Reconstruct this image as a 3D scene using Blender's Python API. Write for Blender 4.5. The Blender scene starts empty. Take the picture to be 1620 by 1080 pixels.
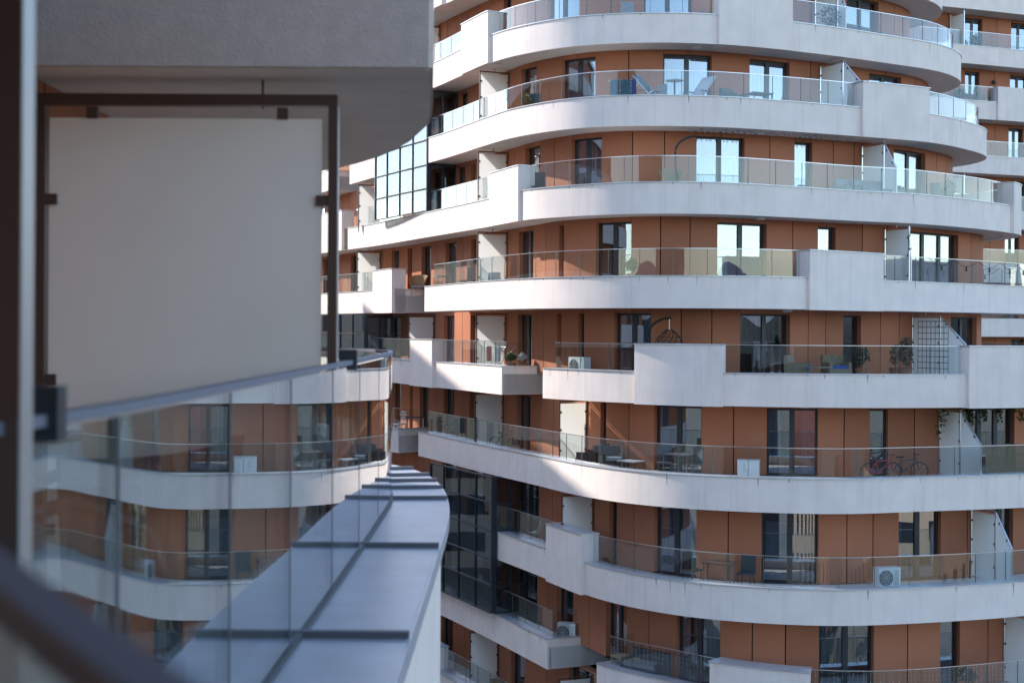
import bpy, math, random
from mathutils import Vector, Matrix
from mathutils.geometry import tessellate_polygon
R = math.radians
random.seed(11)
scn = bpy.context.scene
col = scn.collection

# ------------------------------------------------------------------ camera, sky, sun, exposure
F, ROLL, HZ = 2250.0, 0.006, 520.0            # focal length in photo pixels, roll, horizon row
cd = bpy.data.cameras.new('camera'); cam = bpy.data.objects.new('camera', cd); col.objects.link(cam)
cd.sensor_width = 36; cd.lens = 36 * F / 1620; cd.shift_y = -20 / 1620
cd.clip_start = 0.05; cd.clip_end = 2000
cam.matrix_world = Matrix.Rotation(R(90), 4, 'X') @ Matrix.Rotation(ROLL, 4, 'Z')
cd.dof.use_dof = True; cd.dof.focus_distance = 47; cd.dof.aperture_fstop = 4.3
scn.camera = cam

SUN_EL = R(31.5); SUN_XY = Vector((-0.89, 0.456)).normalized()
w = bpy.data.worlds.new('World'); scn.world = w; w.use_nodes = True
nt = w.node_tree; bg = nt.nodes['Background']
sky = nt.nodes.new('ShaderNodeTexSky'); sky.sky_type = 'NISHITA'; sky.sun_disc = False
sky.sun_elevation = SUN_EL; sky.sun_rotation = math.atan2(SUN_XY.x, SUN_XY.y)
sky.air_density = 1.0; sky.dust_density = 0.5; sky.ozone_density = 1.1
nt.links.new(sky.outputs[0], bg.inputs[0]); bg.inputs[1].default_value = 0.15
sd = bpy.data.lights.new('sun', 'SUN'); sd.energy = 2.4; sd.angle = R(0.6); sd.color = (1, 0.93, 0.84)
sun = bpy.data.objects.new('sun', sd); col.objects.link(sun)
to_sun = Vector((SUN_XY.x * math.cos(SUN_EL), SUN_XY.y * math.cos(SUN_EL), math.sin(SUN_EL)))
sun.rotation_euler = to_sun.to_track_quat('Z', 'Y').to_euler()
scn.view_settings.view_transform = 'Standard'; scn.view_settings.look = 'None'
scn.view_settings.exposure = 1.53; scn.view_settings.gamma = 1
scn.render.engine = 'CYCLES'
cy = scn.cycles
cy.max_bounces = 12; cy.transparent_max_bounces = 24; cy.glossy_bounces = 4; cy.diffuse_bounces = 4
cy.transmission_bounces = 4; cy.caustics_reflective = False; cy.caustics_refractive = False

# ------------------------------------------------------------------ materials
def mat(name, color, rough=0.6, metal=0.0, noise=0.0, nscale=8.0, bump=0.0, bscale=60.0, spec=0.5, streak=0.0, color2=None, island=0.0):
    m = bpy.data.materials.new(name); m.use_nodes = True
    n = m.node_tree.nodes; l = m.node_tree.links; b = n['Principled BSDF']
    b.inputs['Base Color'].default_value = (*color, 1); b.inputs['Roughness'].default_value = rough
    b.inputs['Metallic'].default_value = metal; b.inputs['Specular IOR Level'].default_value = spec
    tc = n.new('ShaderNodeTexCoord')
    if noise or color2:
        t = n.new('ShaderNodeTexNoise'); t.inputs['Scale'].default_value = nscale; t.inputs['Detail'].default_value = 6
        l.new(tc.outputs['Object'], t.inputs['Vector'])
        mx = n.new('ShaderNodeMix'); mx.data_type = 'RGBA'
        c2 = color2 or tuple(c * (1 - noise) for c in color)
        mx.inputs[6].default_value = (*color, 1); mx.inputs[7].default_value = (*c2, 1)
        rp = n.new('ShaderNodeMapRange'); rp.inputs[1].default_value = 0.35; rp.inputs[2].default_value = 0.7
        l.new(t.outputs[0], rp.inputs[0]); l.new(rp.outputs[0], mx.inputs[0])
        out = mx.outputs[2]
        if streak:
            mp = n.new('ShaderNodeMapping'); mp.inputs['Scale'].default_value = (2.2, 2.2, 0.12)
            l.new(tc.outputs['Object'], mp.inputs[0])
            t2 = n.new('ShaderNodeTexNoise'); t2.inputs['Scale'].default_value = 2.5; t2.inputs['Detail'].default_value = 5
            l.new(mp.outputs[0], t2.inputs['Vector'])
            r2 = n.new('ShaderNodeMapRange'); r2.inputs[1].default_value = 0.5; r2.inputs[2].default_value = 0.75
            r2.inputs[4].default_value = streak
            l.new(t2.outputs[0], r2.inputs[0])
            m2 = n.new('ShaderNodeMix'); m2.data_type = 'RGBA'
            m2.inputs[7].default_value = (color[0] * .6, color[1] * .58, color[2] * .55, 1)
            l.new(r2.outputs[0], m2.inputs[0]); l.new(out, m2.inputs[6]); out = m2.outputs[2]
        if island:                                    # each cladding sheet has its own tone
            ge = n.new('ShaderNodeNewGeometry'); mr = n.new('ShaderNodeMapRange'); mr.inputs[3].default_value = 1 - island; mr.inputs[4].default_value = 1 + island * .5
            l.new(ge.outputs['Random Per Island'], mr.inputs[0]); vm = n.new('ShaderNodeVectorMath'); vm.operation = 'SCALE'
            l.new(out, vm.inputs[0]); l.new(mr.outputs[0], vm.inputs[3]); out = vm.outputs[0]
        l.new(out, b.inputs['Base Color'])
    if bump:
        t3 = n.new('ShaderNodeTexNoise'); t3.inputs['Scale'].default_value = bscale; t3.inputs['Detail'].default_value = 4
        l.new(tc.outputs['Object'], t3.inputs['Vector'])
        bp = n.new('ShaderNodeBump'); bp.inputs['Strength'].default_value = bump; bp.inputs['Distance'].default_value = 0.02
        l.new(t3.outputs[0], bp.inputs['Height']); l.new(bp.outputs[0], b.inputs['Normal'])
    return m

def glass_mat(name, tint, base=0.0, ior=1.5, gain=1.0, wobble=0.0, wscale=1.0, refl=(.95, .97, 1)):
    m = bpy.data.materials.new(name); m.use_nodes = True
    n = m.node_tree.nodes; l = m.node_tree.links; n.clear()
    o = n.new('ShaderNodeOutputMaterial'); mx = n.new('ShaderNodeMixShader')
    tr = n.new('ShaderNodeBsdfTransparent'); tr.inputs[0].default_value = (*tint, 1)
    gl = n.new('ShaderNodeBsdfGlossy'); gl.inputs['Roughness'].default_value = 0.0; gl.inputs[0].default_value = (*refl, 1)
    fr = n.new('ShaderNodeFresnel'); fr.inputs[0].default_value = ior
    ma = n.new('ShaderNodeMath'); ma.operation = 'MULTIPLY_ADD'; ma.use_clamp = True
    ma.inputs[1].default_value = gain; ma.inputs[2].default_value = base
    ge = n.new('ShaderNodeNewGeometry'); sel = n.new('ShaderNodeMix')       # same reflectance on both faces of a pane
    sel.inputs[2].default_value = ior; sel.inputs[3].default_value = 1 / ior
    l.new(ge.outputs['Backfacing'], sel.inputs[0]); l.new(sel.outputs[0], fr.inputs[0])
    l.new(fr.outputs[0], ma.inputs[0]); l.new(ma.outputs[0], mx.inputs[0])
    l.new(tr.outputs[0], mx.inputs[1]); l.new(gl.outputs[0], mx.inputs[2]); l.new(mx.outputs[0], o.inputs[0])
    if wobble:
        tc = n.new('ShaderNodeTexCoord'); t = n.new('ShaderNodeTexNoise'); t.inputs['Scale'].default_value = wscale
        t.inputs['Detail'].default_value = 0
        bp = n.new('ShaderNodeBump'); bp.inputs['Strength'].default_value = wobble; bp.inputs['Distance'].default_value = 0.05
        l.new(tc.outputs['Object'], t.inputs['Vector']); l.new(t.outputs[0], bp.inputs['Height'])
        l.new(bp.outputs[0], gl.inputs['Normal'])
    return m

def frosted(name, color, trans):
    m = mat(name, color, .4, noise=.04, nscale=3); n = m.node_tree.nodes; l = m.node_tree.links
    o = n['Material Output']; t = n.new('ShaderNodeBsdfTranslucent'); t.inputs[0].default_value = (*color, 1); mx = n.new('ShaderNodeMixShader')
    mx.inputs[0].default_value = trans; l.new(n['Principled BSDF'].outputs[0], mx.inputs[1]); l.new(t.outputs[0], mx.inputs[2])
    ge = n.new('ShaderNodeNewGeometry'); tp = n.new('ShaderNodeBsdfTransparent'); m2 = n.new('ShaderNodeMixShader')      # the inner side of each face lets light through once
    l.new(ge.outputs['Backfacing'], m2.inputs[0]); l.new(mx.outputs[0], m2.inputs[1]); l.new(tp.outputs[0], m2.inputs[2]); l.new(m2.outputs[0], o.inputs[0])
    return m

M = dict(
    stucco=mat('white_stucco', (.87, .755, .685), .9, noise=.09, nscale=1.3, bump=.25, bscale=45, spec=.2, streak=.22),
    soffit=mat('soffit_render', (.74, .70, .66), .9, noise=.06, nscale=2, spec=.2),
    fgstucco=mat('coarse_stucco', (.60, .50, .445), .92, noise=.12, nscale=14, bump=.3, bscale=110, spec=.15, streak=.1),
    coping=mat('zinc_coping', (.62, .64, .68), .38, metal=.55, noise=.12, nscale=3),
    fgcoping=mat('zinc_coping_near', (.52, .535, .59), .34, metal=.35, noise=.14, nscale=5, streak=.15),
    seam=mat('coping_seam', (.12, .12, .14), .5, metal=.5),
    panel=mat('terracotta_panel', (.47, .180, .096), .72, noise=.10, nscale=.9, bump=.08, bscale=30, spec=.25, island=.16),
    joint=mat('panel_joint', (.035, .018, .012), .9),
    frame=mat('anthracite_frame', (.022, .026, .036), .42),
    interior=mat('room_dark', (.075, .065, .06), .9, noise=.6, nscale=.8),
    floor=mat('balcony_tile', (.48, .46, .44), .8, noise=.2, nscale=4),
    steel=mat('brushed_steel', (.62, .63, .66), .3, metal=.9),
    bronze=mat('bronze_frame', (.10, .062, .05), .42, metal=.3),
    white=frosted('frosted_panel', (.82, .83, .80), .45), fgwhite=frosted('frosted_panel_near', (.93, .83, .73), .1),
    curtain=mat('curtain', (.58, .58, .59), .9, noise=.1, nscale=3),
    blind=mat('blind', (.74, .80, .74), .8, noise=.05, nscale=3),
    black=mat('black_rattan', (.018, .018, .022), .55, bump=.4, bscale=90),
    darkgrey=mat('dark_grey', (.06, .065, .075), .55),
    grey=mat('grey_fabric', (.30, .31, .33), .9, noise=.2, nscale=12),
    teal=mat('teal_cloth', (.06, .16, .21), .9, noise=.2, nscale=12),
    blue=mat('blue_cloth', (.05, .11, .30), .9),
    wicker=mat('wicker', (.42, .25, .12), .7, bump=.6, bscale=80, noise=.3, nscale=30),
    acwhite=mat('enamel_white', (.74, .75, .74), .4, noise=.04, nscale=3),
    wood=mat('light_wood', (.48, .31, .16), .6, noise=.25, nscale=10),
    red=mat('red_paint', (.45, .03, .03), .5),
    leaf=mat('leaf_green', (.055, .10, .025), .6, noise=.5, nscale=9),
    leafdark=mat('leaf_dark', (.03, .055, .03), .65, noise=.5, nscale=9),
    soil=mat('terracotta_pot', (.28, .12, .07), .8),
    rubber=mat('rubber', (.02, .02, .02), .8),
    bulb=mat('bulb_glass', (.75, .75, .72), .2),
    nearrail=mat('near_rail', (.17, .18, .23), .5, metal=.1),
    stain=mat('drip_stain', (.52, .46, .43), .9, noise=.3, nscale=20),
    seal=mat('joint_seal', (.10, .14, .14), .4),
    lamp=mat('lamp_cover', (.72, .71, .68), .5),
    reed=mat('reed_mat', (.34, .26, .16), .85, noise=.5, nscale=25),
    cream=mat('cream_render', (.62, .50, .36), .9, noise=.1, nscale=1),
    roof=mat('roof_tile', (.20, .07, .045), .8, noise=.3, nscale=4),
    bark=mat('bark', (.16, .11, .07), .9, noise=.4, nscale=8),
    twig=mat('dry_foliage', (.22, .16, .08), .85, noise=.5, nscale=5),
    grass=mat('dry_grass', (.18, .175, .15), .95, noise=.4, nscale=.15, color2=(.11, .12, .08)),
    asphalt=mat('asphalt', (.055, .055, .06), .9, noise=.2, nscale=.5),
    rail=glass_mat('railing_glass', (.90, .935, .94), base=.0, gain=1.05, wobble=.05, wscale=.5),
    pane=glass_mat('window_glass', (.56, .63, .72), base=.19, gain=1.3, wobble=.03, wscale=.8),
    loggia=glass_mat('loggia_glass', (.50, .55, .58), base=.06, gain=1.05, wobble=.025, wscale=.9, refl=(.78, .88, 1.0)),
    fgglass=glass_mat('near_glass', (.84, .92, .92), base=.08, gain=1.25, wobble=.012, wscale=.8),
)

# ------------------------------------------------------------------ mesh helpers
class MB:
    def __init__(self): self.v = []; self.f = []
    def quad(self, *p):
        n = len(self.v); self.v += [tuple(q) for q in p]; self.f.append(tuple(range(n, n + len(p))))
    def box(self, c, s, ax=None, z=0):            # centre, full sizes, optional 2-D x axis direction (tuple)
        ux = Vector((ax[0], ax[1], 0)).normalized() if ax else Vector((1, 0, 0))
        uy = Vector((-ux.y, ux.x, 0)); uz = Vector((0, 0, 1)); c = Vector(c); n = len(self.v)
        for k in ((-1, -1, -1), (1, -1, -1), (1, 1, -1), (-1, 1, -1), (-1, -1, 1), (1, -1, 1), (1, 1, 1), (-1, 1, 1)):
            self.v.append(tuple(c + ux * k[0] * s[0] / 2 + uy * k[1] * s[1] / 2 + uz * k[2] * s[2] / 2))
        for q in ((3, 2, 1, 0), (4, 5, 6, 7), (0, 1, 5, 4), (1, 2, 6, 5), (2, 3, 7, 6), (3, 0, 4, 7)):
            self.f.append(tuple(n + i for i in q))
        return self
    def rings(self, rings, close=True, caps=True):
        n0 = len(self.v); k = len(rings[0])
        for r_ in rings: self.v += [tuple(p) for p in r_]
        for i in range(len(rings) - 1):
            for j in range(k if close else k - 1):
                a = n0 + i * k + j; b = n0 + i * k + (j + 1) % k
                self.f.append((a, b, b + k, a + k))
        if caps:
            self.f.append(tuple(n0 + j for j in range(k))[::-1])
            self.f.append(tuple(n0 + (len(rings) - 1) * k + j for j in range(k)))
        return self
    def tube(self, pts, rad, k=6):
        pts = [Vector(p) for p in pts]; rr = []
        for i, p in enumerate(pts):
            t = (pts[min(i + 1, len(pts) - 1)] - pts[max(i - 1, 0)]).normalized()
            a = t.cross(Vector((0, 0, 1)));
            if a.length < .05: a = t.cross(Vector((1, 0, 0)))
            a.normalize(); b = t.cross(a)
            rd = rad[i] if isinstance(rad, (list, tuple)) else rad
            rr.append([p + (a * math.cos(2 * math.pi * j / k) + b * math.sin(2 * math.pi * j / k)) * rd for j in range(k)])
        return self.rings(rr)
    def lathe(self, c, prof, k=16):
        c = Vector(c)
        return self.rings([[c + Vector((rd * math.cos(2 * math.pi * j / k), rd * math.sin(2 * math.pi * j / k), z)) for j in range(k)] for rd, z in prof])
    def prism(self, poly, z0, z1):
        n = len(self.v); k = len(poly)
        self.v += [(p[0], p[1], z0) for p in poly] + [(p[0], p[1], z1) for p in poly]
        for a, b, c in tessellate_polygon([[Vector((p[0], p[1], 0)) for p in poly]]):
            self.f.append((n + a, n + b, n + c)); self.f.append((n + k + c, n + k + b, n + k + a))
        for i in range(k):
            j = (i + 1) % k; self.f.append((n + i, n + j, n + k + j, n + k + i))
        return self
    def strip(self, cv, s0, s1, o_out, o_in, z0, z1):   # closed solid following a curve
        if s1 - s0 < .004: return self
        rr = []
        for s in cv.samples(s0, s1):
            p, nn = cv.at(s)
            a = (p[0] + nn[0] * o_out, p[1] + nn[1] * o_out); b = (p[0] + nn[0] * o_in, p[1] + nn[1] * o_in)
            rr.append([(a[0], a[1], z0), (a[0], a[1], z1), (b[0], b[1], z1), (b[0], b[1], z0)])
        return self.rings(rr)
    def build(self, name, m, parent=None, smooth=True, extra=None, m2=None):
        me = bpy.data.meshes.new(name); k = len(self.f)
        if extra: o = len(self.v); self.v += extra.v; self.f += [tuple(i + o for i in q) for q in extra.f]
        me.from_pydata(self.v, [], self.f); me.materials.append(m)
        if extra:
            me.materials.append(m2); me.polygons.foreach_set('material_index', [0] * k + [1] * (len(self.f) - k))
        bm_fix(me)
        if smooth:
            me.polygons.foreach_set('use_smooth', [True] * len(me.polygons)); me.set_sharp_from_angle(angle=R(32))
        o = bpy.data.objects.new(name, me); col.objects.link(o)
        if parent: o.parent = parent
        return o
import bmesh
def bm_fix(me):
    b = bmesh.new(); b.from_mesh(me); bmesh.ops.recalc_face_normals(b, faces=b.faces); b.to_mesh(me); b.free()

class Curve:                                        # dense plan polyline running left to right, outward = towards the viewer
    def __init__(self, pts, smooth=6, step=.3, dense=False):
        if not dense:
            P = [Vector(p) for p in pts]; out = []
            for i in range(len(P) - 1):
                p0 = P[max(i - 1, 0)]; p1 = P[i]; p2 = P[i + 1]; p3 = P[min(i + 2, len(P) - 1)]
                n = max(2, int((p2 - p1).length / step))
                for k in range(n):
                    t = k / n
                    out.append(.5 * ((2 * p1) + (p2 - p0) * t + (2 * p0 - 5 * p1 + 4 * p2 - p3) * t * t + (3 * p1 - p0 - 3 * p2 + p3) * t ** 3))
            out.append(P[-1])
            for _ in range(smooth):
                out = [out[0]] + [out[i] * .5 + (out[i - 1] + out[i + 1]) * .25 for i in range(1, len(out) - 1)] + [out[-1]]
            pts = out
        self.p = [Vector(q) for q in pts]; self.s = [0.0]
        for a, b in zip(self.p, self.p[1:]): self.s.append(self.s[-1] + (b - a).length)
        self.L = self.s[-1]; self.n = []
        for i in range(len(self.p)):
            t = (self.p[min(i + 1, len(self.p) - 1)] - self.p[max(i - 1, 0)]).normalized(); self.n.append(Vector((t.y, -t.x)))
    def at(self, s):
        s = min(max(s, 0), self.L); lo, hi = 0, len(self.s) - 2
        while lo < hi:
            m = (lo + hi + 1) // 2
            if self.s[m] <= s: lo = m
            else: hi = m - 1
        t = (s - self.s[lo]) / max(1e-9, self.s[lo + 1] - self.s[lo])
        return self.p[lo].lerp(self.p[lo + 1], t), self.n[lo].lerp(self.n[lo + 1], t).normalized()
    def samples(self, s0, s1):
        return [s0] + [s for s in self.s if s0 + .01 < s < s1 - .01] + [s1]
    def find(self, x, y, last=False):               # arc length at which the line of sight through photo column x meets the curve
        k = (x + ROLL * (y - 540) - 810) / F; best = None
        for i in range(len(self.p) - 1):
            a = self.p[i].x - k * self.p[i].y; b = self.p[i + 1].x - k * self.p[i + 1].y
            if a * b <= 0 and a != b:
                t = a / (a - b); q = self.p[i].lerp(self.p[i + 1], t)
                if best is None or q.y < best[0]: best = (q.y, self.s[i] + t * (self.s[i + 1] - self.s[i]))
        if best: return best[1]
        a = self.p[0].x - k * self.p[0].y
        return 0.0 if a > 0 else self.L
    def offset(self, d):
        q = [p + n * d for p, n in zip(self.p, self.n)]; keep = [q[0]]
        for i in range(1, len(q)):                   # drop points that fold back
            if (q[i] - keep[-1]).dot(self.p[min(i + 1, len(q) - 1)] - self.p[i - 1]) > 0: keep.append(q[i])
        return Curve(keep, dense=True)

def tag(o, label=None, cat=None, group=None, kind=None):
    if label: o['label'] = label
    if cat: o['category'] = cat
    if group: o['group'] = group
    if kind: o['kind'] = kind
    return o
def empty(name, loc, label, cat, group=None, rz=0):
    o = bpy.data.objects.new(name, None); col.objects.link(o); o.location = loc; o.rotation_euler = (0, 0, rz)
    o.empty_display_size = .3
    return tag(o, label, cat, group)
def copy_tree(o, parent=None):
    kids = [c for c in bpy.data.objects if c.parent == o]
    c = o.copy(); col.objects.link(c); c.parent = parent
    for k in kids: copy_tree(k, c)
    return c

# ------------------------------------------------------------------ ground
g = MB(); g.quad((-400, -400, -20), (400, -400, -20), (400, 400, -20), (-400, 400, -20))
tag(g.build('ground', M['grass']), kind='structure')
g = MB(); g.quad((-200, -12, -19.99), (200, -20, -19.99), (200, -12, -19.99), (-200, -4, -19.99))
tag(g.build('road', M['asphalt']), kind='structure')
g = MB()
g.prism([(-8, 22), (60, 14), (60, 24), (-8, 33)], -20.2, -19.98)
tag(g.build('path', mat('paving', (.30, .29, .28), .9, noise=.2, nscale=1)), kind='structure')

hm = MB(); rr = []  # hill-like ring added to hide the yellow horizon sky from glass reflections
for i in range(121):
    a = 2 * math.pi * i / 120; h = 17 + 4 * math.sin(a * 5) + 2 * math.sin(a * 11 + 1)
    rr.append([(390 * math.cos(a), 390 * math.sin(a), -20.5), (360 * math.cos(a), 360 * math.sin(a), h * .6 - 6), (385 * math.cos(a), 385 * math.sin(a), h)])
hm.rings(rr, close=False, caps=False)
tag(hm.build('horizon_blocker', mat('horizon_blocker_grey', (.15, .17, .20), .95, noise=.5, nscale=.06)), kind='structure')

# ------------------------------------------------------------------ the tower with curved balconies
ZT = lambda L: 7.72 - 3.01 * (L - 2)                # top of the parapet of level L, camera height = 0
HF, FLOOR = 1.025, .30
WING = lambda y: (-3.45 + (57.3 - y) * .4545, y)     # the straight west wing every storey shares
far = [WING(96), WING(80), WING(70), WING(62)]
RIM = {                                             # outline of each level's slab (metres)
 -1: far + [WING(57), (-.5, 52.6), (1.1, 51.0), (3, 50.1), (5, 49.9), (7, 50.2), (10, 51.4), (13, 53.2), (15.3, 55.4), (16.3, 56.9), (16.7, 58.4), (16.4, 60.5), (15.2, 62)],
 0: far + [WING(57), (-.6, 52.0), (1.0, 50.3), (3, 49.45), (5, 49.25), (7, 49.5), (10, 50.5), (13, 52.2), (15.7, 54.4), (16.8, 55.9), (17.25, 57.3), (17.0, 59.4), (15.8, 61)],
 1: far + [(-3.29, 57.6), (-1.87, 54.3), (-.66, 51.6), (.42, 50.2), (1.87, 48.9), (3.5, 48.3), (5.08, 48.1), (6.94, 48.33), (9.65, 49.4), (11.95, 50.6), (13.9, 51.8), (15.5, 52.8), (16.75, 54.1), (17.55, 55.6), (17.7, 57.2), (17.1, 59), (15.8, 60.4)],
 2: far + [(-3.37, 57.5), (-2.53, 55.7), (-.99, 51.95), (-.05, 49.9), (.99, 48.5), (2.09, 47.42), (3.42, 46.85), (4.96, 46.75), (7.06, 47.0), (9.05, 47.75), (10.83, 48.5), (11.9, 49.0), (14.6, 50.3), (15.85, 51.4), (17.0, 52.7), (18.1, 54.3), (18.5, 55.9), (18.2, 57.7), (17, 59.2)],
 3: far + [(-7.75, 67.0), (-6.06, 63.7), (-3.46, 57.6), (-.67, 51), (.4, 48.2), (.94, 47.4), (2.13, 46.35), (3.59, 45.4), (5.94, 45.15), (8.5, 46.1), (11.6, 47.8), (13.66, 48.6), (16.0, 50.4), (17.6, 51.9), (18.45, 52.9), (19.3, 54.2), (19.6, 56), (19, 58.2), (17.5, 59.8)],
 4: far + [(-6.16, 63.8), (-3.4, 57.0), (-1.32, 51.4), (.34, 47.9), (1.83, 46.0), (3.2, 45.0), (4.2, 44.5), (6.4, 44.2), (9.2, 45.1), (12.25, 47.4), (15.4, 49.8), (18.6, 52.5), (19.9, 54.2), (20.3, 56.1), (19.6, 58.4), (18, 60)],
 5: far + [WING(59.5), WING(55.5), WING(52.5), (-.36, 50.4), (1.05, 48.0), (2.45, 46.35), (3.95, 45.05), (5.2, 44.25), (6.55, 43.75), (8.5, 43.3), (10.75, 43.15), (14, 43.7), (17, 44.8), (20, 46.8), (21.8, 49.6), (22.2, 53), (21, 57), (19, 60)],
 6: far + [(-3.9, 59.7), (-1.46, 53.8), (.64, 49.2), (2.15, 45.8), (3.55, 43.8), (5.1, 42.6), (6.38, 42.05), (7.9, 41.65), (9.8, 41.5), (11.95, 42.15), (15.6, 43.3), (19, 45.1), (22, 48.5), (23, 53), (21.6, 58), (19, 61)],
 7: far + [(-3.0, 56.7), (-.58, 51.76), (1.29, 47.4), (2.46, 44.6), (3.5, 43.0), (4.7, 41.8), (6, 41.0), (7.76, 40.45), (9.5, 40.28), (11.55, 40.7), (13.93, 41.4), (15.12, 41.9), (18.5, 43.5), (22, 47), (23.4, 52), (22, 58), (19, 62)],
 8: far + [(-2.73, 56.4), (-.6, 51.8), (1.26, 47.5), (2.69, 44.15), (3.44, 43.1), (4.48, 42.2), (6, 40.6), (7.8, 39.7), (9.7, 39.35), (12, 39.8), (15, 40.9), (18.5, 42.5), (22, 46), (23.5, 51), (22, 58), (19, 62)],
 9: far + [(-3.2, 56.4), (-1.2, 52.0), (.8, 47.5), (2.3, 44.0), (3.4, 42.2), (4.8, 40.8), (6.2, 39.7), (8, 38.8), (9.9, 38.4), (12, 38.8), (15, 39.8), (18.5, 41.5), (22, 45), (23.7, 51), (22, 58), (19, 62)],
}
for L_ in RIM:
    f0 = RIM[L_][4]; RIM[L_] = [p for p in RIM[L_][:4] if p[1] > f0[1] + 1.5] + RIM[L_][4:]
RIM[10] = RIM[9]; RIM[11] = RIM[9]; RIM[12] = RIM[9]
P = {L: Curve(RIM[L], smooth=8) for L in RIM}
W = {L: P[L - 1].offset(-1.25) for L in RIM if L - 1 in P}
W[5] = P[4].offset(-1.9); W[6] = P[5].offset(-1.85); W[-1] = P[-1].offset(-1.25)
# stretches of balcony on each level as (from column, to column, row); None = the end of the outline
SEG = {-1: [(None, None)], 0: [(None, None)], 1: [(None, None)], 2: [(None, 521), (554, None)], 3: [(None, 545), (551, None)],
       4: [(None, 624.5), (672, None)], 5: [(None, 794), (859, None)], 6: [(None, 630), (662, None)], 7: [(None, None)],
       8: [(None, 866), (944.5, None)], 9: [(None, None)], 10: [(None, None)], 11: [(None, None)]}
BOX = {1: [(735, 777), (1136, 1251)], 2: [(1362, 1466)], 3: [(512, 545), (780, 825), (1599, 1640)], 4: [(594, 624.5), (1277, 1393)],
       5: [(653, 688), (1007, 1144), (1530, 1640)], 6: [], 7: [(869.5, 925)], 8: [(1127, 1282)], 0: [(690, 704), (1180, 1290)], 9: [(600, 690)]}
yrow = {L: 520 - ZT(L) * 46 for L in range(-2, 14)}

tower = empty('apartment_tower', (8, 55, -20), 'terracotta clad apartment tower with curved white balcony bands and glass railings', 'building')
tower_inv = Matrix.Translation((-8, -55, 20))
def tpart(mb, name, m, parent=None, smooth=True, extra=None, m2=None):
    o = mb.build(name, m, parent or tower, smooth, extra, m2)
    if parent is None: o.matrix_parent_inverse = tower_inv
    return o

def inward(cv, s, d):
    p, n = cv.at(s); return (p.x - n.x * d, p.y - n.y * d)

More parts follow.
